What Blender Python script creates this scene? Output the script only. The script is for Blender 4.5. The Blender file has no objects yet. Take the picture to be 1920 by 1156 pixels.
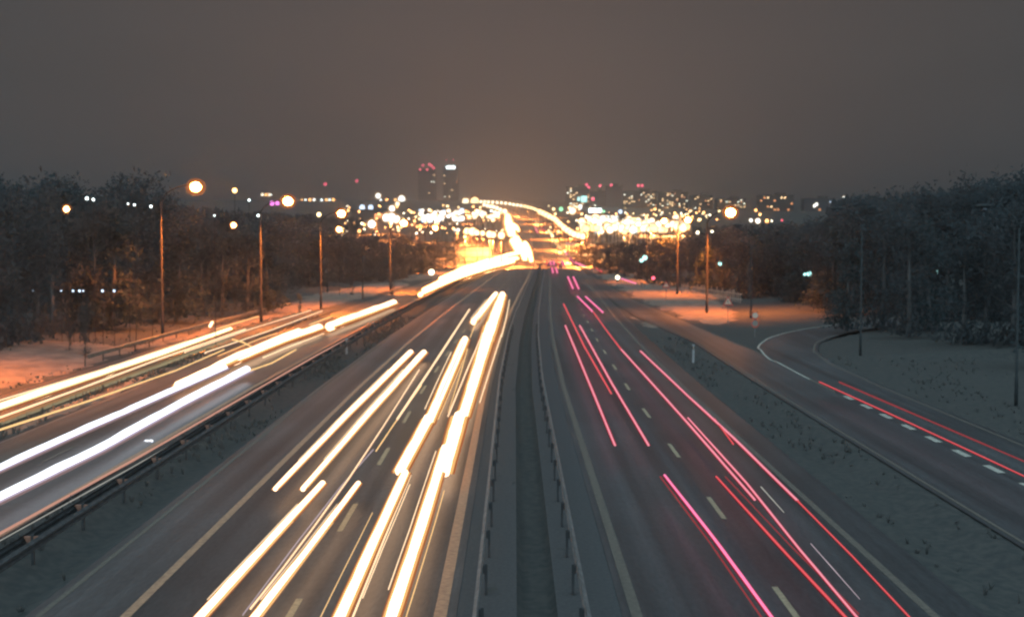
import bpy, math, random
from mathutils import Vector, Matrix

random.seed(7)
sc = bpy.context.scene
COL = sc.collection

# ------------------------------------------------------------------ camera
F, CX, CY, HOR, H = 2632.0, 960.0, 578.0, 439.0, 8.8
PITCH = math.atan((CY - HOR) / F)
YAW = math.atan(5.0 / F)
cam_d = bpy.data.cameras.new('camera')
cam = bpy.data.objects.new('camera', cam_d)
COL.objects.link(cam)
cam.location = (0, 0, H)
cam.rotation_euler = (math.pi / 2 - PITCH, 0, YAW)
cam_d.sensor_width = 36.0
cam_d.lens = F / 1920.0 * 36.0
cam_d.clip_start = 0.3
cam_d.clip_end = 20000
cam_d.dof.use_dof = True
cam_d.dof.focus_distance = 38.0
cam_d.dof.aperture_fstop = 1.15
sc.camera = cam

# ------------------------------------------------------------------ render look
sc.render.engine = 'CYCLES'
sc.view_settings.view_transform = 'Standard'
sc.view_settings.look = 'None'
sc.view_settings.exposure = 0
sc.view_settings.gamma = 1
sc.view_settings.use_curve_mapping = False
sc.cycles.use_denoising = True
sc.cycles.pixel_filter_type = 'BLACKMAN_HARRIS'
sc.cycles.filter_width = 2.3
sc.cycles.max_bounces = 4
sc.cycles.diffuse_bounces = 2
sc.cycles.glossy_bounces = 2
sc.cycles.volume_bounces = 0
sc.cycles.transparent_max_bounces = 8
sc.cycles.caustics_reflective = False
sc.cycles.caustics_refractive = False
sc.cycles.sample_clamp_indirect = 3.0
sc.cycles.use_light_tree = True

# ------------------------------------------------------------------ night sky: dim air glow plus the city's warm glow
world = bpy.data.worlds.new("World")
sc.world = world
world.use_nodes = True
nt = world.node_tree
nt.nodes.clear()
w_out = nt.nodes.new('ShaderNodeOutputWorld')
w_bg = nt.nodes.new('ShaderNodeBackground')
w_sky = nt.nodes.new('ShaderNodeTexSky')
w_sky.sky_type = 'NISHITA'
w_sky.sun_disc = False
w_sky.sun_elevation = math.radians(0.5)
w_sky.sun_rotation = math.radians(180)
w_tc = nt.nodes.new('ShaderNodeTexCoord')
w_nm = nt.nodes.new('ShaderNodeVectorMath'); w_nm.operation = 'NORMALIZE'
nt.links.new(w_tc.outputs['Generated'], w_nm.inputs[0])


def w_math(op, a, b):
    n = nt.nodes.new('ShaderNodeMath'); n.operation = op
    for i, v in enumerate((a, b)):
        if isinstance(v, (int, float)):
            n.inputs[i].default_value = v
        elif v is not None:
            nt.links.new(v, n.inputs[i])
    return n.outputs[0]


def w_glow(direction, power):
    d = nt.nodes.new('ShaderNodeVectorMath'); d.operation = 'DOT_PRODUCT'
    nt.links.new(w_nm.outputs[0], d.inputs[0])
    d.inputs[1].default_value = Vector(direction).normalized()
    return w_math('POWER', w_math('MAXIMUM', d.outputs['Value'], 0.0), power)


def w_add(col, fac, prev):
    m = nt.nodes.new('ShaderNodeMix'); m.data_type = 'RGBA'; m.blend_type = 'ADD'
    nt.links.new(fac, m.inputs['Factor'])
    nt.links.new(prev, m.inputs['A'])
    m.inputs['B'].default_value = (*col, 1)
    return m.outputs['Result']


w_base = nt.nodes.new('ShaderNodeRGB')
w_base.outputs[0].default_value = (0.050, 0.054, 0.056, 1)
c = w_add((0.056, 0.028, 0.018), w_glow((0, 1, 0.12), 14), w_base.outputs[0])
c = w_add((0.080, 0.022, 0.004), w_glow((0.01, 1, -0.03), 600), c)
w_noise = nt.nodes.new('ShaderNodeTexNoise')
w_noise.inputs['Scale'].default_value = 3.0
w_noise.inputs['Detail'].default_value = 4.0
w_map = nt.nodes.new('ShaderNodeMapping'); w_map.inputs['Scale'].default_value = (1, 1, 4)
nt.links.new(w_nm.outputs[0], w_map.inputs[0])
nt.links.new(w_map.outputs[0], w_noise.inputs['Vector'])
w_mr = nt.nodes.new('ShaderNodeMapRange')
w_mr.inputs['From Min'].default_value = 0.3; w_mr.inputs['From Max'].default_value = 0.7
w_mr.inputs['To Min'].default_value = 0.93; w_mr.inputs['To Max'].default_value = 1.06
nt.links.new(w_noise.outputs['Fac'], w_mr.inputs['Value'])
w_mul = nt.nodes.new('ShaderNodeVectorMath'); w_mul.operation = 'SCALE'
nt.links.new(c, w_mul.inputs[0]); nt.links.new(w_mr.outputs[0], w_mul.inputs['Scale'])
w_bg2 = nt.nodes.new('ShaderNodeBackground')
nt.links.new(w_mul.outputs[0], w_bg2.inputs['Color'])
w_bg2.inputs['Strength'].default_value = 1.0
nt.links.new(w_sky.outputs[0], w_bg.inputs['Color'])
w_bg.inputs['Strength'].default_value = 0.001
w_as = nt.nodes.new('ShaderNodeAddShader')
nt.links.new(w_bg.outputs[0], w_as.inputs[0]); nt.links.new(w_bg2.outputs[0], w_as.inputs[1])
nt.links.new(w_as.outputs[0], w_out.inputs['Surface'])

# cool diffuse fill added from behind the bridge to lift the blacks
sun_d = bpy.data.lights.new('sun', 'SUN')
sun_d.energy = 4.0
sun_d.angle = math.radians(170)
sun_d.color = (0.55, 0.82, 1.0)
sun = bpy.data.objects.new('sun', sun_d)
COL.objects.link(sun)
sun.location = (0, -20, 60)
sun.rotation_euler = (math.radians(57), 0, math.radians(-8))

# ------------------------------------------------------------------ picture <-> place
R3 = cam.rotation_euler.to_matrix()
ORG = Vector((0, 0, H))


def ray(x, y):
    return R3 @ Vector(((x - CX) / F, (CY - y) / F, -1.0))


def on_z(x, y, z=0.0):
    d = ray(x, y)
    return ORG + d * ((z - H) / d.z)


def at(x, y, Y):
    d = ray(x, y)
    return ORG + d * (Y / d.y)


def interp(t, xs, ys):
    if t <= xs[0]: return ys[0]
    for i in range(1, len(xs)):
        if t <= xs[i]:
            k = (t - xs[i - 1]) / (xs[i] - xs[i - 1])
            return ys[i - 1] + k * (ys[i] - ys[i - 1])
    return ys[-1]


ZX = (0, 400, 450, 500, 600, 800, 1100, 1500, 2000, 2600, 4000, 9000)
ZZ = (0, 0, 0.5, 1.8, 5.0, 11.5, 22, 38, 57, 63, 70, 80)
CXS = (0, 80, 115, 150, 200, 240, 280, 330, 380, 454, 600, 800, 1100, 1300, 1500, 1750, 2000, 2400)
CCS = (0, 0, .35, 1.0, 2.2, 3.2, 4.3, 5.4, 6.3, 7.6, 9, 10, 8, 0, -11, -30, -55, -100)


def tz(Y): return interp(Y, ZX, ZZ)
def cen(Y): return interp(Y, CXS, CCS)


YS = []
y_ = -30.0
while y_ < 9000:
    YS.append(y_)
    y_ += 1.5 if y_ < 200 else 5 if y_ < 500 else 25 if y_ < 2600 else 400
YS = sorted(set(YS) | set(float(v) for v in ZX[1:]) | set(float(v) for v in CXS[1:]))


def solve_ground(x, y, off, Y0=380.0, Y1=2500.0):
    """point on the pixel's ray that is `off` metres above the terrain"""
    best = None
    Y = Y0
    prev = None
    while Y < Y1:
        p = at(x, y, Y)
        g = p.z - (tz(Y) + off)
        if prev is not None and (g <= 0) != (prev <= 0):
            return p
        prev = g
        if best is None or abs(g) < best[0]: best = (abs(g), p)
        Y += 4
    return best[1]


# ------------------------------------------------------------------ object helpers
class MB:
    def __init__(s):
        s.v, s.f, s.m = [], [], []

    def poly(s, pts, mi=0):
        b = len(s.v)
        s.v += [tuple(p) for p in pts]
        s.f.append(tuple(range(b, b + len(pts)))); s.m.append(mi)

    def box(s, c, d, mi=0, rz=0.0):
        b = len(s.v)
        cr, sr = math.cos(rz), math.sin(rz)
        for k in range(8):
            px = (d[0] / 2) * (1 if k & 1 else -1); py = (d[1] / 2) * (1 if k & 2 else -1); pz = (d[2] / 2) * (1 if k & 4 else -1)
            s.v.append((c[0] + px * cr - py * sr, c[1] + px * sr + py * cr, c[2] + pz))
        for q in ((0, 2, 3, 1), (4, 5, 7, 6), (0, 1, 5, 4), (2, 6, 7, 3), (0, 4, 6, 2), (1, 3, 7, 5)):
            s.f.append(tuple(b + i for i in q)); s.m.append(mi)

    def tube(s, pts, rad, n=8, mi=0, cap=True, squash=1.0):
        """swept round bar through pts, rad may be a list"""
        pts = [Vector(p) for p in pts]
        if not isinstance(rad, (list, tuple)): rad = [rad] * len(pts)
        b = len(s.v)
        for i, p in enumerate(pts):
            a = pts[max(0, i - 1)]; e = pts[min(len(pts) - 1, i + 1)]
            t = (e - a).normalized()
            up = Vector((0, 0, 1)) if abs(t.z) < .9 else Vector((0, 1, 0))
            sx = t.cross(up).normalized(); sy = sx.cross(t).normalized()
            for k in range(n):
                an = 2 * math.pi * k / n
                s.v.append(tuple(p + sx * math.cos(an) * rad[i] + sy * math.sin(an) * rad[i] * squash))
        for i in range(len(pts) - 1):
            for k in range(n):
                k2 = (k + 1) % n
                s.f.append((b + i * n + k, b + i * n + k2, b + (i + 1) * n + k2, b + (i + 1) * n + k)); s.m.append(mi)
        if cap:
            s.f.append(tuple(b + k for k in reversed(range(n)))); s.m.append(mi)
            e = b + (len(pts) - 1) * n
            s.f.append(tuple(e + k for k in range(n))); s.m.append(mi)

    def blob(s, c, rx, ry, rz, nu=8, nv=5, mi=0):
        b = len(s.v)
        s.v.append((c[0], c[1], c[2] - rz))
        for j in range(1, nv):
            ph = -math.pi / 2 + math.pi * j / nv
            for k in range(nu):
                an = 2 * math.pi * k / nu
                s.v.append((c[0] + rx * math.cos(ph) * math.cos(an), c[1] + ry * math.cos(ph) * math.sin(an), c[2] + rz * math.sin(ph)))
        s.v.append((c[0], c[1], c[2] + rz))
        e = len(s.v) - 1
        for k in range(nu):
            k2 = (k + 1) % nu
            s.f.append((b, b + 1 + k2, b + 1 + k)); s.m.append(mi)
            for j in range(nv - 2):
                r0 = b + 1 + j * nu; r1 = r0 + nu
                s.f.append((r0 + k, r0 + k2, r1 + k2, r1 + k)); s.m.append(mi)
            r = b + 1 + (nv - 2) * nu
            s.f.append((r + k, r + k2, e)); s.m.append(mi)

    def mesh(s, name, mats):
        me = bpy.data.meshes.new(name)
        me.from_pydata(s.v, [], s.f)
        if not isinstance(mats, (list, tuple)): mats = [mats]
        for m in mats: me.materials.append(m)
        if len(mats) > 1: me.polygons.foreach_set('material_index', s.m)
        me.update()
        return me

    def build(s, name, mats, parent=None, smooth=False):
        me = s.mesh(name, mats)
        if smooth: me.polygons.foreach_set('use_smooth', [True] * len(me.polygons))
        return put(name, me, parent)


def put(name, me, parent=None, loc=None):
    o = bpy.data.objects.new(name, me)
    COL.objects.link(o)
    if parent: o.parent = parent
    if loc is not None: o.location = loc
    return o


def tag(o, label=None, cat=None, group=None, kind=None):
    if label: o['label'] = label
    if cat: o['category'] = cat
    if group: o['group'] = group
    if kind: o['kind'] = kind
    return o


def empty(name, loc, label, cat, group=None, rz=0.0):
    o = bpy.data.objects.new(name, None)
    COL.objects.link(o)
    o.location = loc; o.rotation_euler.z = rz
    return tag(o, label, cat, group)


# ------------------------------------------------------------------ materials
def mat(name, col, rough=0.9, col2=None, scale=5.0, stretch=(1, 1, 1), bump=0.0, metal=0.0, contrast=(.35, .65), spec=0.3, detail=5.0):
    m = bpy.data.materials.new(name)
    m.use_nodes = True
    t = m.node_tree
    b = t.nodes['Principled BSDF']
    b.inputs['Roughness'].default_value = rough
    b.inputs['Metallic'].default_value = metal
    b.inputs['Specular IOR Level'].default_value = spec
    tc = t.nodes.new('ShaderNodeTexCoord')
    mp = t.nodes.new('ShaderNodeMapping'); mp.inputs['Scale'].default_value = stretch
    t.links.new(tc.outputs['Object'], mp.inputs[0])
    nz = t.nodes.new('ShaderNodeTexNoise'); nz.inputs['Scale'].default_value = scale; nz.inputs['Detail'].default_value = detail
    t.links.new(mp.outputs[0], nz.inputs['Vector'])
    mr = t.nodes.new('ShaderNodeMapRange')
    mr.inputs['From Min'].default_value = contrast[0]; mr.inputs['From Max'].default_value = contrast[1]
    t.links.new(nz.outputs['Fac'], mr.inputs['Value'])
    mx = t.nodes.new('ShaderNodeMix'); mx.data_type = 'RGBA'
    if col2 is None: col2 = tuple(v * .7 for v in col)
    mx.inputs['A'].default_value = (*col, 1); mx.inputs['B'].default_value = (*col2, 1)
    t.links.new(mr.outputs[0], mx.inputs['Factor'])
    t.links.new(mx.outputs['Result'], b.inputs['Base Color'])
    if bump:
        bp = t.nodes.new('ShaderNodeBump'); bp.inputs['Strength'].default_value = bump; bp.inputs['Distance'].default_value = 0.05
        t.links.new(nz.outputs['Fac'], bp.inputs['Height']); t.links.new(bp.outputs[0], b.inputs['Normal'])
    return m


def emis(name, col, strength, sample=False):
    m = bpy.data.materials.new(name)
    m.use_nodes = True
    t = m.node_tree
    t.nodes.clear()
    o = t.nodes.new('ShaderNodeOutputMaterial')
    e = t.nodes.new('ShaderNodeEmission')
    e.inputs['Color'].default_value = (*col, 1)
    e.inputs['Strength'].default_value = strength
    t.links.new(e.outputs[0], o.inputs['Surface'])
    m.cycles.emission_sampling = 'FRONT' if sample else 'NONE'
    return m


def asphalt(name, base):
    m = mat(name, base, .5, tuple(v * .72 for v in base), 9.0, (1, .25, 1), .25, spec=.35)
    t = m.node_tree
    b = t.nodes['Principled BSDF']
    src = b.inputs['Base Color'].links[0].from_socket
    tc = [n for n in t.nodes if n.type == 'TEX_COORD'][0]
    mp = t.nodes.new('ShaderNodeMapping'); mp.inputs['Scale'].default_value = (1.4, .012, 1)
    t.links.new(tc.outputs['Object'], mp.inputs[0])
    n2 = t.nodes.new('ShaderNodeTexNoise'); n2.inputs['Scale'].default_value = 1.0; n2.inputs['Detail'].default_value = 6
    t.links.new(mp.outputs[0], n2.inputs['Vector'])
    mr = t.nodes.new('ShaderNodeMapRange')
    mr.inputs['From Min'].default_value = .3; mr.inputs['From Max'].default_value = .7
    mr.inputs['To Min'].default_value = .55; mr.inputs['To Max'].default_value = 1.4
    t.links.new(n2.outputs['Fac'], mr.inputs['Value'])
    n3 = t.nodes.new('ShaderNodeTexNoise'); n3.inputs['Scale'].default_value = .13; n3.inputs['Detail'].default_value = 4
    t.links.new(tc.outputs['Object'], n3.inputs['Vector'])
    m3 = t.nodes.new('ShaderNodeMapRange')
    m3.inputs['From Min'].default_value = .3; m3.inputs['From Max'].default_value = .7
    m3.inputs['To Min'].default_value = .8; m3.inputs['To Max'].default_value = 1.2
    t.links.new(n3.outputs['Fac'], m3.inputs['Value'])
    mm = t.nodes.new('ShaderNodeMath'); mm.operation = 'MULTIPLY'
    t.links.new(mr.outputs[0], mm.inputs[0]); t.links.new(m3.outputs[0], mm.inputs[1])
    sc_ = t.nodes.new('ShaderNodeVectorMath'); sc_.operation = 'SCALE'
    t.links.new(src, sc_.inputs[0]); t.links.new(mm.outputs[0], sc_.inputs['Scale'])
    t.links.new(sc_.outputs[0], b.inputs['Base Color'])
    return m


M_ASPH = asphalt('asphalt', (.072, .070, .068))
M_ASPH_OLD = asphalt('old_asphalt', (.056, .058, .059))
M_PAINT = mat('worn_road_paint', (.135, .112, .088), .8, (.09, .078, .063), 6.0, (1, 1, 1), .1)
M_PAINT_B = mat('reflective_road_paint', (.45, .44, .36), .7, (.30, .29, .25), 5.0)
M_PAINT_LIT = mat('lamplit_edge_paint', (.42, .24, .14), .8, (.28, .16, .10), 6.0)  # orange lamplight on the edge lines put into their colour
M_DASH = mat('lamplit_dash_paint', (.36, .30, .19), .7, (.24, .20, .13), 6.0)  # yellowish brightness of headlit dashes put into the colour
M_GRASS = mat('winter_verge', (.074, .071, .064), 1.0, (.050, .052, .050), 3.4, (1, .8, 1), .08, contrast=(.36, .64), detail=9, spec=.05)
M_GRAVEL = mat('median_gravel', (.082, .080, .078), 1.0, (.062, .062, .062), 9.0, (1, 1, 1), .3, detail=8, spec=.05)
M_SNOW = mat('lamp_tinted_snow', (.21, .160, .125), .8, (.11, .090, .075), .9, (1, .6, 1), .5, contrast=(.38, .72), detail=8, spec=.1)  # orange lamplight put into the snow colour as a warm tint
M_TUFT = mat('dry_grass', (.13, .13, .12), 1.0, (.10, .10, .095), 1.0, spec=.05)
M_STEEL = mat('galvanised_steel', (.22, .22, .21), .55, (.13, .13, .125), 3.0, metal=.5)
M_STEELD = mat('weathered_steel', (.07, .07, .07), .8, (.04, .04, .04), 3.0, metal=.2)
M_RUST = mat('rusty_bracket', (.42, .20, .13), .8, (.26, .12, .08), 8.0)
M_POLE = mat('pole_steel', (.04, .038, .036), .9, (.03, .028, .027), 2.0, spec=.1)
M_HEAD = mat('lamp_housing', (.04, .045, .045), .8, spec=.1)
M_BARK = mat('bark', (.10, .095, .09), .95, (.06, .06, .058), 2.0, (1, 1, .3), .5, spec=.05)
M_CONCR = mat('tower_concrete', (.045, .045, .05), .9, (.035, .035, .04), .15)
M_WALL = mat('rendered_wall', (.07, .055, .045), .9, (.05, .04, .035), .15)
M_WALLD = mat('dark_cladding', (.045, .045, .05), .8, (.05, .05, .055), .2)
M_ROOF = mat('roof_felt', (.05, .05, .05), .9)
M_DGLASS = mat('dark_window_glass', (.03, .035, .04), .15, spec=.5)
M_WHITE = mat('white_plastic', (.36, .35, .34), .5, (.28, .27, .26), 9)
M_BLACK = mat('black_plastic', (.02, .02, .02), .6)
M_SIGNR = mat('red_sign_film', (.55, .10, .06), .5, (.45, .08, .05), 6)
M_SIGNY = mat('pale_sign_film', (.75, .52, .38), .5, (.60, .42, .30), 6)  # warm tone paints orange lamplight onto the sign faces
M_BOARD = mat('sign_board', (.30, .25, .20), .6, (.22, .19, .16), .6)  # warm tone paints orange lamplight onto the boards
M_TIMBER = mat('timber', (.50, .40, .32), .85, (.30, .23, .18), 1.5, (1, 1, .2))
def twiggy(m):
    t = m.node_tree
    b = t.nodes['Principled BSDF']; o = [n for n in t.nodes if n.type == 'OUTPUT_MATERIAL'][0]
    src = b.inputs['Base Color'].links[0].from_socket
    d = t.nodes.new('ShaderNodeBsdfDiffuse'); tl_ = t.nodes.new('ShaderNodeBsdfTranslucent'); mx = t.nodes.new('ShaderNodeMixShader')
    t.links.new(src, d.inputs['Color']); t.links.new(src, tl_.inputs['Color'])
    mx.inputs[0].default_value = .5
    t.links.new(d.outputs[0], mx.inputs[1]); t.links.new(tl_.outputs[0], mx.inputs[2]); t.links.new(mx.outputs[0], o.inputs['Surface'])
    return m


M_TREE = [mat('twigs_' + n, c, 1.0, tuple(v * .85 for v in c), .6, spec=.0) for n, c in
          (('grey', (.075, .088, .092)), ('brown', (.078, .084, .086)), ('green', (.062, .080, .082)))]
for m_ in M_TREE: twiggy(m_)
twiggy(M_TUFT)

SODIUM = (1.0, .30, .06)
E_LAMP = emis('sodium_lamp', SODIUM, 450, True)
E_LAMP_S = emis('sodium_lamp_soft', (1.0, .45, .14), 60, True)
E_ORANGE = emis('orange_city_light', (1.0, .48, .16), 7.0)
E_AMBER = emis('amber_city_light', (1.0, .72, .35), 5.0)
E_WHITE = emis('white_city_light', (.86, 1.0, 1.0), 5.0)
E_WARM = emis('warm_city_light', (1.0, .86, .62), 5.0)
E_RED = emis('red_beacon', (1.0, .12, .20), 3.2)
E_PINK = emis('magenta_sign', (1.0, .25, .85), 2.2)
E_GREEN = emis('green_light', (.35, 1.0, .55), 2.0)
E_CYAN = emis('cyan_light', (.50, 1.0, .95), 2.4)
E_BLUEW = emis('blue_white_light', (.62, .78, 1.0), 2.4)
E_WIN = emis('lit_window', (1.0, .66, .34), 3.2)
E_WINW = emis('lit_window_pale', (.95, .98, .80), 3.5)
E_WINO = emis('lit_window_orange', (1.0, .40, .16), 1.8)
E_SHOP = emis('lit_shopfront', (.92, 1.0, .95), 3.0, True)
E_SHOPY = emis('lit_shopfront_yellow', (1.0, .80, .45), 3.0, True)
def halo(name, col, strength, clear):  # see-through glowing shell that paints a halo round a lamp
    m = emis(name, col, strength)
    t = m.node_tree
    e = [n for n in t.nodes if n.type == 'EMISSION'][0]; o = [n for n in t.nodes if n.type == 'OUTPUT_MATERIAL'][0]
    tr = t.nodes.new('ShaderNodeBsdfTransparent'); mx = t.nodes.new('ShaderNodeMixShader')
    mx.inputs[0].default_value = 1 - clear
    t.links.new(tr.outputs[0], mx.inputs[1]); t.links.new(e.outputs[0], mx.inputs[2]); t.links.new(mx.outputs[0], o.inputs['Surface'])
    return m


HALO_ORANGE = halo('orange_halo', (1.0, .28, .06), .62, .76)
HALO_GOLD = halo('golden_halo', (1.0, .50, .16), 1.0, .65)
HALO_PALE = halo('pale_halo', (.80, .95, .75), .8, .68)
T_WARM = emis('warm_headlight', (1.0, .62, .38), 3.8, True)
T_WARM_S = emis('warm_headlight_thin', (1.0, .70, .42), 1.5, True)
T_COOL = emis('cool_headlight', (.86, .92, 1.0), 2.2, True)
T_YEL = emis('yellow_headlight', (1.0, .80, .42), 3.0, True)
T_GOLD = emis('golden_marker', (1.0, .62, .26), 1.25, True)
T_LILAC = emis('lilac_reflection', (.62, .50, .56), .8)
T_FAR = emis('far_headlight', (1.0, .42, .16), 10.0, True)
T_PINK = emis('pink_tail_light', (1.0, .33, .42), 1.0, True)
T_HOT = emis('bright_tail_light', (1.0, .24, .46), 1.25, True)
T_RED = emis('red_tail_light', (1.0, .13, .15), .85, True)
T_DIM = emis('dim_tail_light', (.42, .065, .075), .7, True)
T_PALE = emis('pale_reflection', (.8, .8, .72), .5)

# ------------------------------------------------------------------ ground, roads
COLL_IN = ((0, 250, 330, 400, 480, 2400), (-14.9, -14.9, -13.6, -12.0, -11.2, -11.2))
COLL_OUT = ((0, 140, 250, 330, 400, 480, 2400), (-21.8, -21.9, -20.5, -18.5, -16.0, -13.5, -13.5))
RAMP_IN = ((0, 110, 165), (-23.7, -23.7, -21.9))
RAMP_OUT = ((0, 110, 150, 165, 240), (-28.3, -28.0, -25.6, -24.0, -20.8))
RCOL_IN = ((0, 115, 150, 190, 300), (14.3, 14.3, 12.0, 11.0, 10.9))
RCOL_OUT = ((0, 105, 150, 191, 286, 420), (18.0, 18.0, 16.0, 13.9, 11.7, 11.2))


def prof(tab):
    return lambda Y: interp(Y, tab[0], tab[1])


road_spans = [  # (inner, outer) in metres beside the road centre
    (lambda Y: -11.3, lambda Y: -1.35, -30, 2400),
    (lambda Y: 2.5, lambda Y: 10.9, -30, 2400),
    (prof(COLL_OUT), prof(COLL_IN), -30, 480),
    (prof(RAMP_OUT), prof(RAMP_IN), -30, 165),
    (prof(RCOL_IN), prof(RCOL_OUT), -30, 300),
]


def on_road(u, Y, pad=.35):
    for a, b, y0, y1 in road_spans:
        if y0 <= Y <= y1 and a(Y) - pad < u < b(Y) + pad: return True
    if Y < 150 and 17.5 < u < 60:
        X = u + cen(Y)
        for (px, py, w) in RAMP_PTS:
            if (X - px) ** 2 + (Y - py) ** 2 < (w / 2 + .7) ** 2: return True
    return False


ramp_c = [(19.75, -30), (19.75, 20), (19.75, 60), (19.7, 85), (19.9, 98), (20.9, 108), (23.2, 117), (27.5, 125), (34, 131), (43, 136), (58, 142), (80, 150)]
RAMP_PTS = []
for i in range(len(ramp_c) - 1):
    (ax, ay), (bx, by) = ramp_c[i], ramp_c[i + 1]
    n = max(2, int(math.hypot(bx - ax, by - ay) / 1.5))
    for k in range(n):
        t = k / n
        RAMP_PTS.append((ax + (bx - ax) * t, ay + (by - ay) * t, 3.6 + max(0, min(1.4, (ay - 80) / 25))))
RAMP_PTS.append((80, 150, 5))
for _ in range(6):
    RAMP_PTS = [RAMP_PTS[0]] + [((a[0] + b[0] * 2 + c[0]) / 4, (a[1] + b[1] * 2 + c[1]) / 4, b[2]) for a, b, c in zip(RAMP_PTS, RAMP_PTS[1:], RAMP_PTS[2:])] + [RAMP_PTS[-1]]


def vn(x, y):
    return (math.sin(x * 1.7 + math.sin(y * .9) * 2) * math.cos(y * .63 + x * .4) + math.sin(x * 4.1 + y * 2.3) * .4)


def ground():
    us = []
    u = -46.0
    while u <= 46: us.append(u); u += .6 if abs(u) < 30 else 1.6
    us = sorted(set([round(v, 3) for v in us] + [0.0, .2, .45, .7, .9]))
    us = [-4500, -2500, -1200, -600, -300, -150, -90, -60] + us + [60, 90, 150, 300, 600, 1200, 2500, 4500]
    mb = MB()
    for Y in YS:
        cc = cen(Y)
        for u in us:
            z = tz(Y) - .06
            if abs(u) < 46 and Y < 420 and not on_road(u, Y):
                z += vn(u, Y) * .05
                if .05 < u < 1.0: z -= .32
                if -13.0 < u < -11.6: z -= .25
                if 11.8 < u < 13.6 and Y < 120: z -= .22
                if 23 < u and Y > 100: z += min(.8, (u - 23) * .05)
                if u < -30: z += min(1.2, (-30 - u) * .05)
            elif abs(u) >= 46:
                z += (.8 if u > 0 else 1.0) if Y < 420 else 0
                if Y >= 420: z += 0
            mb.v.append((cc + u, Y, z))
    n = len(us)
    for j in range(len(YS) - 1):
        for i in range(n - 1):
            a = j * n + i
            mb.f.append((a, a + 1, a + n + 1, a + n)); mb.m.append(0)
    o = mb.build('ground', M_GRASS, smooth=True)
    tag(o, kind='structure')


ground()


def ribbon(mb, a, b, y0, y1, dz):
    ys = [y0] + [Y for Y in YS if y0 < Y < y1] + [y1]
    base = len(mb.v)
    for Y in ys:
        mb.v.append((cen(Y) + a(Y), Y, tz(Y) + dz)); mb.v.append((cen(Y) + b(Y), Y, tz(Y) + dz))
    for k in range(len(ys) - 1):
        i = base + 2 * k
        mb.f.append((i, i + 1, i + 3, i + 2)); mb.m.append(0)


def road(name, a, b, y0, y1, m, dz=0.0):
    mb = MB(); ribbon(mb, a, b, y0, y1, dz)
    return tag(mb.build(name, m), kind='structure')


def line(parent, name, uf, w, y0, y1, m=None, dz=.008):
    mb = MB()
    ribbon(mb, lambda Y: uf(Y) - w / 2, lambda Y: uf(Y) + w / 2, y0, y1, dz)
    return mb.build(name, m or M_PAINT, parent)


K = lambda v: (lambda Y: v)
rd_left = road('highway_road', K(-11.3), K(-1.35), -30, 2400, M_ASPH)
rd_right = road('highway_road', K(2.5), K(10.9), -30, 2400, M_ASPH_OLD)
rd_coll = road('side_road', prof(COLL_OUT), prof(COLL_IN), -30, 480, M_ASPH, -.004)
rd_ramp = road('exit_road', prof(RAMP_OUT), prof(RAMP_IN), -30, 165, M_ASPH, -.008)
rd_rcol = road('merging_road', prof(RCOL_IN), prof(RCOL_OUT), -30, 300, M_ASPH_OLD, -.004)
road('median_strip', K(-1.35), K(2.5), -30, 5, M_GRAVEL, -.02)
# gravel shoulders of the central reserve, with the open slot between them
for a, b in ((-1.35, .05), (1.0, 2.5)):
    road('median_gravel', K(a), K(b), 5, 700, M_GRAVEL, -.012)
# slip road on the right
mb = MB()
ln1, ln2 = MB(), MB()
for i, (x, y, w) in enumerate(RAMP_PTS):
    a = RAMP_PTS[max(0, i - 1)]; b = RAMP_PTS[min(len(RAMP_PTS) - 1, i + 1)]
    dx, dy = b[0] - a[0], b[1] - a[1]; L = math.hypot(dx, dy); nx, ny = dy / L, -dx / L
    zz = max(0.0, min(.8, (x - 23) * .05)) if y > 100 else 0
    mb.v += [(x - nx * w / 2, y - ny * w / 2, .002 + zz), (x + nx * w / 2, y + ny * w / 2, .002 + zz)]
    for q, off in ((ln1, -w / 2 + .1), (ln2, w / 2 - .35)):
        q.v += [(x + nx * (off - .06), y + ny * (off - .06), .010 + zz), (x + nx * (off + .07), y + ny * (off + .07), .010 + zz)]
for q in (mb, ln1, ln2):
    for i in range(len(RAMP_PTS) - 1):
        if q is ln1 and RAMP_PTS[i][1] < 84: continue
        q.f.append((2 * i, 2 * i + 1, 2 * i + 3, 2 * i + 2)); q.m.append(0)
rd_slip = tag(mb.build('slip_road', M_ASPH_OLD), kind='structure')
ln1.build('edge_line', M_PAINT_B, rd_slip); ln2.build('edge_line', M_PAINT, rd_slip)

line(rd_left, 'edge_line', K(-1.72), .30, -30, 1500, M_PAINT_LIT)
line(rd_left, 'edge_line', K(-8.98), .24, -30, 900, M_PAINT_LIT)
line(rd_left, 'edge_line', lambda Y: interp(Y, (0, 50, 85, 120, 170, 260), (-11.0, -11.0, -11.1, -11.1, -10.9, -10.8)), .16, -30, 500)
line(rd_right, 'edge_line', K(2.83), .26, -30, 1500)
line(rd_right, 'edge_line', K(9.70), .22, -30, 900)
line(rd_coll, 'edge_line', lambda Y: prof(COLL_IN)(Y) - .18, .24, -30, 480, M_PAINT_LIT)
line(rd_coll, 'edge_line', lambda Y: prof(COLL_OUT)(Y) + .25, .14, -30, 480)
line(rd_ramp, 'edge_line', lambda Y: prof(RAMP_OUT)(Y) + .3, .14, -30, 160, None, .003)
line(rd_rcol, 'edge_line', lambda Y: prof(RCOL_OUT)(Y) - .1, .18, 78, 300)
line(rd_rcol, 'edge_line', lambda Y: prof(RCOL_IN)(Y) + .25, .12, -30, 300)


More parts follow.
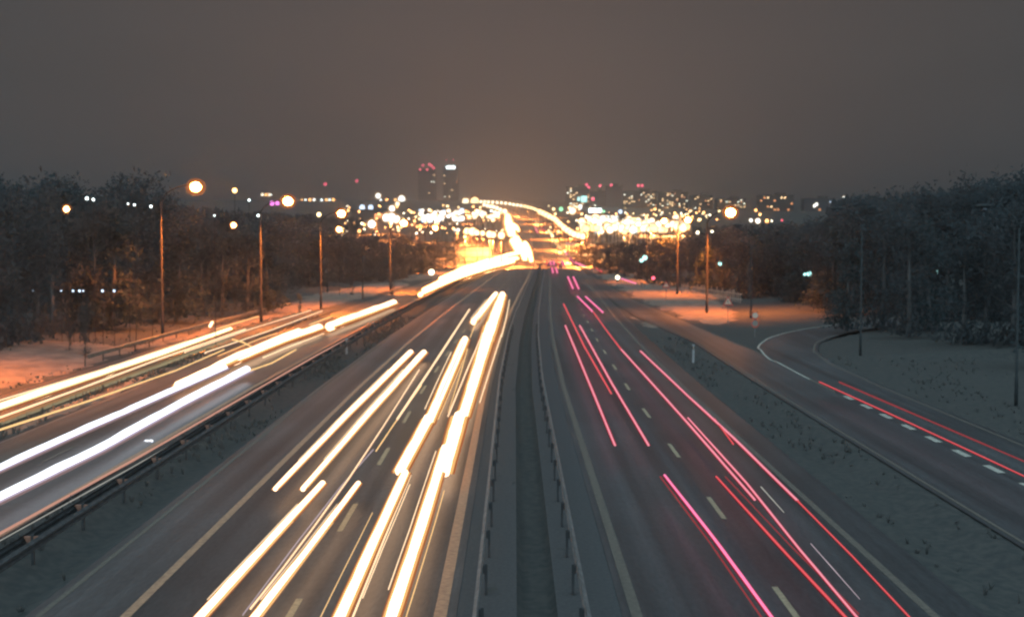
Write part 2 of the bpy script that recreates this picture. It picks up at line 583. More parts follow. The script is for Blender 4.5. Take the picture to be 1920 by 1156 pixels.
def dashes(parent, u, w, start, cyc, ln, y1, m):
    mesh = None
    Y = start
    while Y < y1:
        mb = MB()
        a, b = Y, Y + ln
        mb.v = [(cen(a) + u - w / 2, a, tz(a) + .008), (cen(a) + u + w / 2, a, tz(a) + .008), (cen(b) + u + w / 2, b, tz(b) + .008), (cen(b) + u - w / 2, b, tz(b) + .008)]
        mb.f = [(0, 1, 2, 3)]; mb.m = [0]
        mb.build('lane_dash', m, parent)
        Y += cyc


def ground_Y(y): return on_z(965, y).y


dashes(rd_left, -5.2, .17, ground_Y(996) - 24, 12.0, 4.3, 420, M_DASH)
dashes(rd_right, 6.5, .16, ground_Y(972) - 24, 12.0, 3.6, 420, M_DASH)
dashes(rd_coll, -18.3, .15, 30, 12.0, 4.0, 300, M_PAINT)
dashes(rd_rcol, 18.0, .30, ground_Y(886) - 3.83 * 9, 3.83, 1.75, 77, M_PAINT_B)


# ------------------------------------------------------------------ snow
def snow(uf0, uf1, y0, y1, h=.10, seed=1):
    rr = random.Random(seed)
    mb = MB(); n = 16
    ys = [Y for Y in YS if y0 <= Y <= y1]
    for j, Y in enumerate(ys):
        e = min(1, min(j, len(ys) - 1 - j) / 3)
        a = uf0(Y) + vn(Y * .31, 1.0) * .7 * e; b = uf1(Y) + vn(Y * .7, 5.0) * .5 * e
        mid = (a + b) / 2
        for i in range(n):
            t = i / (n - 1)
            u = a + (b - a) * t
            u = mid + (u - mid) * (.35 + .65 * e)
            edge = min(1, min(t, 1 - t) * 5) * e
            gz = 0
            if u < -30: gz = min(1.2, (-30 - u) * .05)
            if u > 23 and Y > 100: gz = min(.8, (u - 23) * .05)
            z = tz(Y) - .08 + edge * h + gz + vn(u * .8, Y * .6) * .035 * edge
            if on_road(u, Y, .15) and Y < 500: z = -.12
            mb.v.append((cen(Y) + u, Y, z))
    for j in range(len(ys) - 1):
        for i in range(n - 1):
            a = j * n + i
            mb.f.append((a, a + 1, a + n + 1, a + n)); mb.m.append(0)
    return tag(mb.build('snow', M_SNOW, smooth=True), kind='structure')


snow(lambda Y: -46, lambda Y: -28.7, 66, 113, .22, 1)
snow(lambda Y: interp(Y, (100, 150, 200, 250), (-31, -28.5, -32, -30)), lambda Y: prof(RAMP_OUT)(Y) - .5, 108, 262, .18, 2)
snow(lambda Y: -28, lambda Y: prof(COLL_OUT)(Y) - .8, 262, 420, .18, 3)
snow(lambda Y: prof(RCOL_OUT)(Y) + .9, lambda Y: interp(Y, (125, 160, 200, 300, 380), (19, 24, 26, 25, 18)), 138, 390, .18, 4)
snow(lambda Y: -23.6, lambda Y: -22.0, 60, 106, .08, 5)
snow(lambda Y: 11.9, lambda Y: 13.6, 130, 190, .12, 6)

# tufts of dry grass along the verges: nobody could count them
mb = MB()
rr = random.Random(3)
bands = [(-14.7, -11.5, 25, 150, 3200), (-23.5, -22.0, 40, 150, 1700), (11.2, 14.1, 25, 120, 900), (-36, -28.5, 60, 112, 900), (20, 32, 60, 105, 900),
         (-36, -24, 112, 250, 1600), (14.5, 30, 150, 330, 900), (22, 45, 30, 100, 350)]
for u0, u1, y0, y1, n in bands:
    for _ in range(n):
        u = rr.uniform(u0, u1); Y = y0 + (y1 - y0) * rr.random() ** 1.3
        if vn(u * .6, Y * .12) + rr.uniform(-.6, .6) < 0: continue
        if on_road(u, Y, .1): continue
        X = cen(Y) + u; z = tz(Y) - .1
        if u < -30: z += min(1.2, (-30 - u) * .05)
        hh = rr.uniform(.08, .30) * (1.5 if u0 == -23.5 else 1)
        for k in range(5):
            an = rr.uniform(0, 6.28); w = rr.uniform(.02, .06)
            dx, dy = math.cos(an) * w, math.sin(an) * w
            lx, ly = rr.uniform(-.15, .15), rr.uniform(-.15, .15)
            mb.poly([(X - dx, Y - dy, z), (X + dx, Y + dy, z), (X + lx + dx * .3, Y + ly, z + hh)])
tag(mb.build('verge_grass', M_TUFT), 'tufts of dry winter grass on the road verges', 'grass', kind='stuff')


# ------------------------------------------------------------------ guard rails
def wbeam(mb, u, y0, y1, z, face, step=4.0):
    prof_ = [(0, -.155), (.04, -.12), (.08, -.10), (.08, -.05), (.01, -.02), (.01, .02), (.08, .05), (.08, .10), (.04, .12), (0, .155)]
    prof_ = prof_ + [(x - .012, zz) for x, zz in reversed(prof_)]
    ys = []
    Y = y0
    while Y < y1: ys.append(Y); Y += step
    ys.append(y1)
    n = len(prof_); b = len(mb.v)
    for Y in ys:
        uu = u(Y) if callable(u) else u
        for x, zz in prof_: mb.v.append((cen(Y) + uu + face * x, Y, tz(Y) + z + zz))
    for j in range(len(ys) - 1):
        for k in range(n):
            k2 = (k + 1) % n
            mb.f.append((b + j * n + k, b + j * n + k2, b + (j + 1) * n + k2, b + (j + 1) * n + k)); mb.m.append(0)


def guardrail(u, y0, y1, label, double=False, face=1, post_to=150, step=4.4, phase=0.0):
    uf = u if callable(u) else (lambda Y: u)
    g = empty('guard_rail', (0, 0, 0), label, 'guard rail')
    if double:
        for f in (-1, 1):
            mb = MB(); wbeam(mb, lambda Y: uf(Y) + f * .24, y0, y1, .60, f); mb.build('rail_beam', M_STEELD, g)
    else:
        mb = MB(); wbeam(mb, uf, y0, y1, .60, face); mb.build('rail_beam', M_STEEL, g)
    pm = MB(); pm.box((0, 0, .34), (.07, .11, .82), 0); pmesh = pm.mesh('rail_post', M_STEELD)
    bm = MB()
    if double:
        bm.v = [(-.12, -.05, .50), (.12, -.05, .50), (.235, -.05, .70), (-.235, -.05, .70), (-.12, .05, .50), (.12, .05, .50), (.235, .05, .70), (-.235, .05, .70)]
        bm.f = [(0, 1, 2, 3), (7, 6, 5, 4), (0, 4, 5, 1), (1, 5, 6, 2), (2, 6, 7, 3), (3, 7, 4, 0)]; bm.m = [0] * 6
    else:
        bm.box((face * -.03, 0, .62), (.10, .12, .2))
    bmesh_ = bm.mesh('rail_bracket', M_RUST if double else M_STEELD)
    Y = y0 + phase
    while Y < post_to:
        off = 0 if double else -face * .12
        put('rail_post', pmesh, g, (cen(Y) + uf(Y) + off, Y, tz(Y)))
        put('rail_bracket', bmesh_, g, (cen(Y) + uf(Y) + off * .5, Y, tz(Y) + (.003 if double else 0)))
        Y += step
    return g


Yb = on_z(70, 1012, .6).y
guardrail(-12.95, Yb - 4.4 * 4, 250, 'double guard rail with rusty spacers in the ditch left of the highway', True, post_to=150)
guardrail(-.82, 22, 420, 'central guard rail beside the oncoming lanes, its edge catching headlights', face=-1, post_to=130, step=4.0)
guardrail(1.55, 22, 420, 'dark central guard rail beside the outbound lanes', face=1, post_to=130, step=4.0)
guardrail(lambda Y: interp(Y, (90, 110, 156, 165), (-28.9, -28.9, -28.4, -28.0)), 94, 166, 'grey guard rail on the snowy edge behind the exit road', face=1, post_to=164, step=4.0)


# ------------------------------------------------------------------ street lamps
def street_lamp(base, head, label, lit=E_LAMP, r=.34, group='tall street lamps beside the highway', pole_r=.11, cat='street lamp', armlift=None, power=30000):
    """base on the ground, head = centre of the glowing bowl"""
    t = empty('street_lamp', base, label, cat, group)
    hx, hy, hz = (head[i] - base[i] for i in range(3))
    top = hz - (.25 * abs(hx) + .5 if armlift is None else armlift)
    mb = MB(); mb.tube([(0, 0, -.15), (0, 0, 1.4), (0, 0, 1.45), (0, 0, top)], [pole_r * 1.35, pole_r * 1.3, pole_r, pole_r * .62], 10)
    PM = M_POLE if lit else M_HEAD
    mb.build('pole', PM, t, True)
    mb = MB()
    pts = []
    for k in range(9):
        q = k / 8
        pts.append((hx * (q ** 1.5) * .93, hy * q * .93, top + (hz + .17 - top) * math.sin(q * math.pi / 2)))
    mb.tube(pts, [pole_r * .55 - .02 * k / 8 for k in range(9)], 8)
    mb.build('arm', PM, t, True)
    mb = MB(); sg = 1 if hx >= 0 else -1
    mb.blob((hx, hy, hz + .17), .52, .2, .11, 10, 6)
    h = mb.build('lamp_housing', M_HEAD, t, True)
    mb = MB(); r *= .85; mb.blob((hx, hy, hz - .02), r, r * .95, r * .85, 14, 10)
    b = mb.build('lamp_bulb' if lit else 'lamp_bowl', lit if lit else M_DGLASS, h, True)
    if lit:
        for nm, k, gm in (('inner_halo', 1.25, HALO_GOLD), ('middle_halo', 1.5, HALO_ORANGE), ('outer_halo', 1.85, HALO_ORANGE)):  # oversized shells paint the orange halo round the bulb
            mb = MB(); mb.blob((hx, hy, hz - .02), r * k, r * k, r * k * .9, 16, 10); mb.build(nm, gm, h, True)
    if lit:
        ld = bpy.data.lights.new('lamp_light', 'SPOT')
        ld.energy = power; ld.color = (1.0, .235, .022); ld.spot_size = math.radians(138); ld.spot_blend = .5; ld.shadow_soft_size = .15
        lo = bpy.data.objects.new('lamp_light', ld); COL.objects.link(lo); lo.parent = b
        lo.location = (hx, hy, hz - r * 1.85 - .25)
    return t


def lamp_px(px, by, lx, ly, label, **k):
    b = on_z(px, by)
    p = at(lx, ly, b.y)
    b = Vector((b.x, b.y, -.05 if b.x > 0 or b.y > 115 else .0))
    return street_lamp(b, p, label, **k)


G_L = 'lit street lamps on the left of the highway'
G_R = 'lit street lamps on the right of the highway'
lamp_px(305, 628, 367, 350, 'tallest and nearest lit street lamp, orange, on the left', r=.55, group=G_L)
street_lamp((-37.5, 80, 0), (-34.6, 80, 12.6), 'lit street lamp of the left row standing just outside the picture', r=.5, group=G_L, power=42000)
lamp_px(490, 602, 540, 377, 'second lit street lamp on the left, behind the exit road guard rail', r=.55, group=G_L)
lamp_px(602, 578, 640, 400, 'third lit street lamp on the left, on the bright snow', r=.52, group=G_L)
lamp_px(732, 543, 757, 418, 'fourth lit street lamp on the left, beside the big white sign light', r=.6, group=G_L)
lamp_px(797, 512, 816, 427, 'fifth lit street lamp on the left, in front of the city lights', r=.6, group=G_L)
lamp_px(1325, 588, 1370, 398, 'nearest lit street lamp on the right, brightest orange light there', r=.62, group=G_R)
lamp_px(1270, 552, 1290, 412, 'second lit street lamp on the right, over the orange snow', r=.5, group=G_R)
lamp_px(1213, 528, 1245, 414, 'third lit street lamp on the right, at the end of the car park lights', r=.55, group=G_R)
lamp_px(1178, 510, 1197, 420, 'fourth lit street lamp on the right, in front of the bright car park lights', r=.55, group=G_R)
# lamps that are not lit or stand further back
dark = 'unlit lamp posts on the right'
def post_px(px, by, ytop, label, grp, arm=1.6):
    b = on_z(px, by); p = at(px, ytop, b.y)
    b.z = max(0.0, min(.8, (b.x - 23) * .05)) - .05 if b.x > 23 else -.05
    street_lamp(b, (b.x + arm, b.y, p.z), label, lit=None, r=.2, group=grp, pole_r=.075)
post_px(1613, 667, 395, 'unlit lamp post standing by the loop of the slip road', dark, -1.8)
post_px(1905, 760, 392, 'unlit lamp post at the right edge of the view', dark, -1.8)
post_px(1408, 596, 425, 'faint unlit lamp post behind the pair of round signs', dark, -1.5)
post_px(1305, 548, 440, 'thin unlit lamp post between two lit lamps on the right', dark, 1.2)
post_px(1195, 520, 452, 'thin grey post in front of the dark hedge', dark, 1.2)
post_px(614, 549, 445, 'slim unlit post just right of the third lamp pole on the left', 'thin posts on the left snow', 1.4)
post_px(680, 560, 470, 'short thin post on the snow between lamp poles', 'thin posts on the left snow', 1.0)


# small lamps in front of or among the woods
def small_lamp(x, y, Y, rpx, m, label, group):
    p = at(x, y, Y)
    gz = tz(Y)
    r = rpx * Y / F
    t = empty('small_lamp', (p.x, p.y, gz), label, 'lamp', group)
    mb = MB(); mb.tube([(0, 0, -.1), (0, 0, p.z - gz - r * .5)], [.03, .02], 5); mb.build('post', M_BLACK, t)
    mb = MB(); mb.blob((0, 0, p.z - gz), r, r, r, 10, 6); mb.build('lamp_globe', m, t, True)
    if m is E_LAMP_S:
        for k_, g_ in ((1.35, HALO_GOLD), (1.8, HALO_ORANGE)):  # two glowing shells imitate the halo of the globe
            mb = MB(); mb.blob((0, 0, p.z - gz), r * k_, r * k_, r * k_, 12, 8); mb.build('lamp_halo', g_, t, True)
    mb = MB(); mb.box((0, 0, p.z - gz + r * 1.05), (r * 1.2, r * 1.2, r * .25)); mb.build('lamp_cap', M_HEAD, t)


gw = 'small white lights at the edge of the left wood'
for x, y, r, s in ((163, 372, 3, 'leftmost of the high row'), (175, 374, 2.4, 'second of the high row'), (240, 382, 1.6, 'third of the high row'), (252, 384, 2, 'fourth of the high row'),
                   (283, 387, 2.4, 'last of the high row, by the lamp pole'), (402, 404, 1.5, 'tiny one alone above the exit road')):
    small_lamp(x, y, 112, r, E_WHITE, 'small white light in the left wood, ' + s, gw)
for i, (x, r) in enumerate(((62, 2), (115, 2), (137, 2.6), (149, 3), (156, 2), (192, 3), (214, 3))):
    small_lamp(x, 545, 110, r * .8, E_BLUEW, 'low dim light in the left wood, %s from the left in its row' % ('first second third fourth fifth sixth seventh'.split()[i]), 'level row of low lights in the left wood')
small_lamp(125, 392, 118, 5.5, E_LAMP_S, 'warm orange light alone at the far left of the wood', 'orange lights in the left wood')
small_lamp(438, 422, 150, 4.6, E_LAMP_S, 'warm orange light below the treetops between the first two lamp poles', 'orange lights in the left wood')
small_lamp(440, 357, 150, 4.6, E_ORANGE, 'pinkish light on a mast right of the nearest street lamp', 'orange lights in the left wood')
small_lamp(467, 375, 150, 2.2, E_WHITE, 'tiny white light just left of the second street lamp', gw)
small_lamp(484, 404, 150, 2.4, E_WHITE, 'tiny white light under the second street lamp', gw)
small_lamp(598, 402, 200, 4, E_AMBER, 'yellowish light left of the third street lamp', 'orange lights in the left wood')
small_lamp(636, 430, 200, 4.8, E_LAMP_S, 'orange light directly under the third street lamp', 'orange lights in the left wood')
small_lamp(809, 510, 235, 5.5, E_WARM, 'round warm light at the head of the exit curve', 'orange lights in the left wood')
gr = 'small cyan lights before the right wood'
small_lamp(1517, 513, 170, 4.6, E_CYAN, 'larger cyan light in the dark right wood', gr)
small_lamp(1509, 514, 172, 2.6, E_CYAN, 'small cyan light touching the larger one', gr)
small_lamp(1757, 510, 150, 3.6, E_CYAN, 'lone cyan light at the far right of the dark wood', gr)
small_lamp(1350, 494, 200, 3.6, E_CYAN, 'green white light right of the thin lamp posts', gr)
small_lamp(1209, 483, 230, 4.6, E_CYAN, 'upper of two cyan lights in the right hedge', gr)
small_lamp(1203, 488, 228, 3.6, E_CYAN, 'lower of two cyan lights in the right hedge', gr)
small_lamp(1308, 436, 260, 3, E_WARM, 'small warm light under the second lamp on the right', gr)
small_lamp(1335, 434, 260, 2.4, E_WARM, 'tiny warm light left of the nearest lamp on the right', gr)
small_lamp(1225, 521, 232, 3.2, E_RED, 'pinkish red light above the orange snow on the right', 'red marker lights')
small_lamp(1158, 520, 250, 4.0, E_WARM, 'small white light on the right shoulder before the bend', gr)

# ------------------------------------------------------------------ traffic signs and marker posts
def tri_sign(x, y, Y, s, label):
    p = at(x, y, Y); t = empty('warning_sign', (p.x, p.y, 0), label, 'road sign', 'triangular warning signs')
    mb = MB(); mb.tube([(0, .05, -.1), (0, .05, p.z + s * .4)], .035, 6); mb.build('post', M_STEEL, t)
    def tri(k, y0, y1, m, name, par):
        q = MB(); h = s * k
        a = [(-h * .58, 0, -h * .42), (h * .58, 0, -h * .42), (0, 0, h * .58)]
        q.poly([(u, y0, p.z + w) for u, _, w in a]); q.poly([(u, y1, p.z + w) for u, _, w in reversed(a)])
        for i in range(3):
            j = (i + 1) % 3
            q.poly([(a[i][0], y0, p.z + a[i][2]), (a[i][0], y1, p.z + a[i][2]), (a[j][0], y1, p.z + a[j][2]), (a[j][0], y0, p.z + a[j][2])])
        return q.build(name, m, par)
    pl = tri(1.0, 0, .02, M_SIGNR, 'sign_plate', t)
    tri(.62, -.012, -.004, M_SIGNY, 'sign_face', pl)
    q = MB(); q.box((0, -.018, p.z), (.07, .006, s * .28)); q.build('symbol', M_BLACK, pl)


tri_sign(1365, 565, 138, .95, 'dim triangular warning sign right of the nearest right-hand lamp pole')
tri_sign(1249, 534, 182, .9, 'bright orange lit triangular warning sign beyond the snow')


def disc(mb, c, r, y0, y1, n=16):
    a = [(c[0] + r * math.cos(2 * math.pi * k / n), c[2] + r * math.sin(2 * math.pi * k / n)) for k in range(n)]
    mb.poly([(u, y0, w) for u, w in a]); mb.poly([(u, y1, w) for u, w in reversed(a)])
    for k in range(n):
        u, w = a[k]; u2, w2 = a[(k + 1) % n]
        mb.poly([(u, y0, w), (u, y1, w), (u2, y1, w2), (u2, y0, w2)])


p = at(1416, 592, 121); q2 = at(1416, 607, 121)
t = empty('round_signs', (p.x, p.y, 0), 'post with two round signs at the tip of the slip road', 'road sign')
mb = MB(); mb.tube([(0, .05, -.1), (0, .05, p.z + .3)], .035, 6); mb.build('post', M_STEEL, t)
for pz, m in ((p.z, M_SIGNY), (q2.z, M_BOARD)):
    mb = MB(); disc(mb, (0, 0, pz), .34, 0, .02); pl = mb.build('sign_plate', M_SIGNR, t)
    mb = MB(); disc(mb, (0, 0, pz + .05), .25, -.012, -.004); mb.build('sign_face', m, pl)


def marker(x, by, label, hgt=1.0):
    b = on_z(x, by)
    t = empty('marker_post', (b.x, b.y, -.15), label, 'marker post', 'white marker posts along the road')
    mb = MB(); mb.box((0, 0, hgt / 2 + .07), (.14, .08, hgt + .14)); mb.build('post', M_WHITE, t)
    mb = MB(); mb.box((0, 0, hgt - .1), (.15, .09, .22)); bd = mb.build('black_band', M_BLACK, t)
    mb = MB(); mb.box((0, -.05, hgt - .1), (.05, .012, .16)); mb.build('reflector', M_SIGNY, bd)


marker(650, 661, 'marker post in the ditch by the left guard rail', 1.1)
marker(1300, 676, 'white marker post on the verge right of the outbound lanes', 1.15)
marker(1139, 508, 'far marker post at the bend on the right', 1.4)
marker(700, 622, 'far marker post between left highway and side road', .9)

# timber fence glowing orange behind the right-hand verge
f0, f1 = at(1278, 560, 205), at(1392, 562, 175)
t = empty('picket_fence', (f0.x, f0.y, .3), 'rough orange lit timber fence behind the right-hand lamp poles', 'fence')
rr = random.Random(11)
n = 34
dx, dy = (f1.x - f0.x), (f1.y - f0.y)
for i in range(n):
    hh = rr.uniform(1.1, 1.7)
    if rr.random() < .12: continue
    mb = MB(); mb.box((0, 0, hh / 2), (.20 + rr.uniform(0, .10), .03, hh), 0); o = mb.build('fence_board', M_TIMBER, t)
    o.location = (dx * i / n, dy * i / n, -.1); o.rotation_euler = (0, rr.uniform(-.06, .06), math.atan2(dy, dx))
for z in (.35, 1.0):
    mb = MB(); mb.tube([(0, .05, z), (dx, dy + .05, z)], .04, 4); mb.build('fence_rail', M_TIMBER, t)

# big orange-lit board at the foot of the hill, small lit sign on the right
p = at(890, 472, 420); b = at(862, 490, 420)
t = empty('direction_board', (p.x, p.y, tz(420)), 'wide road sign board glowing orange above the white headlight stream', 'road sign')
w = 62 * 420 / F; h = 17 * 420 / F
mb = MB(); mb.box((0, 0, p.z - tz(420)), (w, .12, h)); bd = mb.build('board', M_BOARD, t)
mb = MB(); mb.box((0, -.07, p.z - tz(420) - h * .1), (w * .9, .01, h * .12)); mb.build('border_line', M_WHITE, bd)
for k in (-1, 1):
    mb = MB(); mb.tube([(k * w * .47, .15, -.2), (k * w * .47, .15, p.z - tz(420) + h * .6)], .12, 6); mb.build('post', M_STEEL, t)
p = at(1070, 457, 470)
t = empty('lit_sign', (p.x, p.y, tz(470)), 'small pale lit sign right of the uphill lanes', 'road sign')
mb = MB(); mb.box((0, 0, p.z - tz(470)), (3.2, .15, .8)); mb.build('sign_face', emis('pale_sign_light', (.95, .62, .5), .55), t)
mb = MB(); mb.tube([(0, .15, -.2), (0, .15, p.z - tz(470) - .4)], .09, 6); mb.build('post', M_STEEL, t)

# ------------------------------------------------------------------ light trails
def trail(name, pts, wpx, z, m, label, group, n_sub=6):
    """pts: picture points of a lamp that passed at height z; wpx: widths there"""
    if not isinstance(wpx, (list, tuple)): wpx = [wpx] * len(pts)
    P, Rr = [], []
    W = [on_z(x, y, z) if y > 478 else solve_ground(x, y, z) for x, y in pts]
    for i in range(len(W) - 1):
        for k in range(n_sub):
            t = k / n_sub
            p = W[i].lerp(W[i + 1], t)
            P.append(p); Rr.append((wpx[i] + (wpx[i + 1] - wpx[i]) * t) / 2 * p.y / F)
    P.append(W[-1]); Rr.append(wpx[-1] / 2 * W[-1].y / F)
    # rounded ends
    ph = hash_(label)
    core = [q * (1 + .07 * math.sin(i * 1.3 + ph) + .05 * math.sin(i * 2.9 + ph * 2)) for i, q in enumerate(Rr)]
    d0 = (P[1] - P[0]).normalized(); d1 = (P[-1] - P[-2]).normalized()
    o = P[len(P) // 2].copy()
    fr = FRINGE.get(m.name)
    def strand(nm, mm, off, dz, rad, parent=None, i0=0, i1=999):
        Q = []
        for i, p in enumerate(P):
            if not i0 <= i <= i1: continue
            t_ = (P[min(len(P) - 1, i + 1)] - P[max(0, i - 1)]).normalized()
            sd = Vector((t_.y, -t_.x, 0)).normalized()
            Q.append(p + sd * off * Rr[i] + Vector((0, 0, dz * Rr[i])) - o)
        rd = [q * rad for i, q in enumerate(core) if i0 <= i <= i1]
        Q = [Q[0] - d0 * rd[0] * .9] + Q + [Q[-1] + d1 * rd[-1] * .9]
        rd = [rd[0] * .35] + rd + [rd[-1] * .35]
        mb = MB(); mb.tube(Q, rd, 8)
        return mb.build(nm, mm, parent, True)
    if fr and min(wpx) > 3.2:
        ob = empty(name, o, label, 'light trail', group)
        k = .74
        strand('core_streak', m, 0, 0, k, ob)
        for sgn in (-1, 1):  # coloured side tubes paint the glow fringing the core
            strand('edge_glow', fr[0], sgn * (k + .14), -.12, .24, ob)
            strand('outer_glow', fr[1], sgn * (k + .42), -.2, .17, ob)
        if m.name == 'warm_headlight' and len(P) > 9:
            n_ = len(P); q = int(ph * 10) % 3
            strand('fine_streak', T_WARM_S, (1.75, -1.8, 1.9)[q], -.5, .09, ob, q, n_ - 3)
            strand('fine_streak', T_GOLD, (-2.1, 2.3, -1.7)[q], .6, .07, ob, n_ // 3, n_)
        return ob
    ob = strand(name, m, 0, 0, 1.0)
    ob.location = o
    return tag(ob, label, 'light trail', group)


def hash_(t): return sum(ord(ch) * (i % 7 + 1) for i, ch in enumerate(t)) % 97 / 15.0


F_YEL = emis('yellow_fringe', (1.0, .52, .18), 1.0)
F_ORG = emis('orange_fringe', (1.0, .30, .11), .40)
F_LAV = emis('pale_fringe', (.75, .62, .80), .75)
F_MAU = emis('mauve_fringe', (.45, .30, .30), .55)
F_GRN = emis('green_yellow_fringe', (.95, .85, .40), .95)
F_RED = emis('red_fringe', (.90, .05, .09), .62)
F_RED2 = emis('deep_red_fringe', (.50, .03, .05), .35)
F_DK = emis('deep_red_edge', (.45, .03, .04), .5)
F_DK2 = emis('deepest_red_edge', (.25, .03, .035), .4)
FRINGE = {'warm_headlight': (F_YEL, F_ORG), 'cool_headlight': (F_LAV, F_MAU), 'far_headlight': (F_YEL, F_ORG), 'yellow_headlight': (F_GRN, F_ORG),
          'pink_tail_light': (F_RED, F_RED2), 'bright_tail_light': (F_RED, F_RED2), 'red_tail_light': (F_DK, F_DK2), 'warm_headlight_thin': (F_ORG, F_MAU)}


GL = 'white headlight trails in the oncoming lanes'
HL = 'headlight_trail'
def wide(w, m, k): return w if m not in (T_WARM, T_COOL, T_YEL) else [v * k for v in (w if isinstance(w, list) else [w] * 9)]
def hl(pts, w, m, label, z=.65, g=GL): trail(HL, pts, wide(w, m, 1.2)[:len(pts)] if isinstance(w, list) else w, z, m, label, g)
hl([(770, 660), (650, 778), (516, 916)], [11, 11, 10], T_WARM, 'leftmost long white headlight trail in the outer oncoming lane')
hl([(795, 660), (690, 776), (568, 916)], [12, 11, 10], T_WARM, 'white headlight trail running beside the leftmost one and ending level with it')
hl([(605, 905), (490, 1030), (360, 1172)], [12, 16, 20], T_WARM, 'white trail leaving the bottom edge furthest left')
hl([(672, 905), (575, 1032), (465, 1172)], [10, 13, 18], T_WARM, 'white trail leaving the bottom edge, second from the left')
hl([(786, 693), (718, 800), (655, 895), (590, 985), (530, 1065), (470, 1140)], [3.5, 3.5, 4.5, 4.5, 5, 6], T_WARM_S, 'thin wavering cream trail between the two left pairs', .9)
hl([(700, 842), (640, 910), (560, 1012), (455, 1152)], [2, 2, 2.2, 2.2], T_LILAC, 'very thin lilac streak beside the wavering trail', .5)
hl([(880, 580), (820, 672), (745, 785)], [3, 4, 4.5], T_WARM_S, 'thin cream trail rising to the top between the headlight pairs', .9)
hl([(790, 722), (735, 800), (705, 845)], [2.2, 2.4, 2.6], T_GOLD, 'short thin golden streak by the lane dashes', .8)
hl([(872, 635), (838, 712), (803, 792)], [14, 17, 18], T_WARM, 'wide white trail in the middle of the inner oncoming lane, upper piece')
hl([(803, 785), (750, 882)], [20, 21], T_WARM, 'widest middle white trail, short lower piece with square end')
hl([(760, 885), (698, 1020), (630, 1172)], [15, 19, 24], T_WARM, 'white trail leaving the bottom edge, third from the left')
hl([(770, 890), (716, 1020), (655, 1172)], [3, 3.4, 4], T_WARM_S, 'thin cream streak hugging the third bottom trail', .55)
hl([(930, 550), (908, 578), (888, 603)], [9, 11, 12], T_WARM, 'short stout white trail at the far top of the oncoming lanes')
hl([(942, 552), (925, 600), (912, 640)], [13, 20, 22], T_WARM, 'brightest white trail top beside the median')
hl([(920, 610), (893, 700), (868, 780)], [22, 20, 20], T_WARM, 'bright white trail along the median edge line, middle piece')
hl([(861, 780), (833, 883)], [25, 25], T_WARM, 'very wide white trail piece beside the median with square end')
hl([(835, 840), (790, 985), (728, 1172)], [17, 21, 25], T_WARM, 'white trail leaving the bottom edge nearest the median')
hl([(905, 625), (875, 695), (840, 780)], [3.5, 4, 4], T_WARM_S, 'thin cream trail between the two widest white trails', .9)
hl([(868, 645), (848, 690), (822, 750)], [3, 3, 3], T_WARM_S, 'fine cream streak left of the thin one near the top', .9)

GC = 'white headlight trails on the side road at left'
def hc(pts, w, m, label, z=.65): trail(HL, pts, wide(w, m, 1.5)[:len(pts)] if isinstance(w, list) else w, z, m, label, GC)
hc([(738, 568), (680, 590), (618, 612)], [12, 15, 16], T_WARM, 'short fat white trail on the side road beyond the gap')
hc([(598, 615), (520, 642), (440, 675)], [15, 18, 18], T_WARM, 'far end of the broad white trail on the side road')
hc([(560, 622), (450, 668), (335, 722)], [14, 17, 15], T_WARM, 'upper strand of the broad white side road trail')
hc([(420, 690), (250, 765), (120, 822), (-60, 905)], [12, 13, 15, 16], T_COOL, 'upper of two long blue white trails reaching the left edge')
hc([(462, 694), (330, 762), (180, 845), (-60, 962)], [16, 16, 18, 21], T_COOL, 'lower of two long blue white trails reaching the left edge')
hc([(555, 655), (510, 680), (470, 694)], [2.6, 2.8, 3], T_GOLD, 'thin golden tail above the edge line of the side road', .9)
hc([(420, 655), (330, 694), (170, 750), (-40, 818)], [2.4, 2.8, 3.6, 4.4], T_GOLD, 'long thin golden line on the outer edge of the side road', .9)
hc([(436, 636), (455, 641), (474, 651)], [3, 3, 2.4], T_GOLD, 'short golden hook crossing the side road trails', .9)
T_SALMON = emis('salmon_streak', (.95, .48, .36), .62)
hc([(790, 562), (600, 662), (470, 736), (250, 862), (-60, 1032)], [2, 3, 3.4, 4.4, 5.4], T_SALMON, 'salmon coloured streak along the inner edge of the side road', .12)
hc([(480, 742), (380, 800), (250, 874), (-60, 1046)], [1.4, 1.8, 1.8, 2.2], T_PALE, 'fine pale streak just outside the salmon one', .12)
hc([(285, 826), (272, 826)], [4, 3], T_COOL, 'tiny white fleck beside the lower blue white trail', .5)
GE = 'pale headlight trails on the exit road at far left'
def he(pts, w, m, label, z=.65): trail(HL, pts, wide(w, m, 1.2)[:len(pts)] if isinstance(w, list) else w, z, m, label, GE)
he([(432, 617), (300, 664), (150, 713), (-60, 784)], [9, 15, 19, 21], T_YEL, 'broad pale yellow trail on the exit road reaching the left edge')
he([(350, 640), (200, 690), (-50, 765)], [2.2, 2.8, 3.5], T_WARM_S, 'thin cream line above the broad yellow exit road trail', 1.1)
he([(460, 617), (300, 672), (150, 728), (-50, 800)], [2.8, 3.4, 3.8, 4.6], T_WARM_S, 'thin cream line below the broad yellow exit road trail')
he([(583, 582), (470, 617), (347, 660)], [3.4, 3.8, 4.2], T_WARM_S, 'thin cream trail starting beside the snow, upper of a pair')
he([(604, 583), (500, 622), (385, 661)], [3.6, 4.2, 4.8], T_WARM_S, 'thin cream trail starting beside the snow, lower of a pair')
he([(484, 593), (440, 606), (405, 617)], [2.2, 2.2, 2.2], T_GOLD, 'faint golden line above the exit road trails', .9)
he([(398, 604), (394, 611)], [6, 6], T_WARM, 'small bright white spot above the end of the yellow trail', .8)
he([(620, 594), (580, 608)], [2.4, 2.4], T_GOLD, 'tiny golden dash between exit road and side road trails', .9)

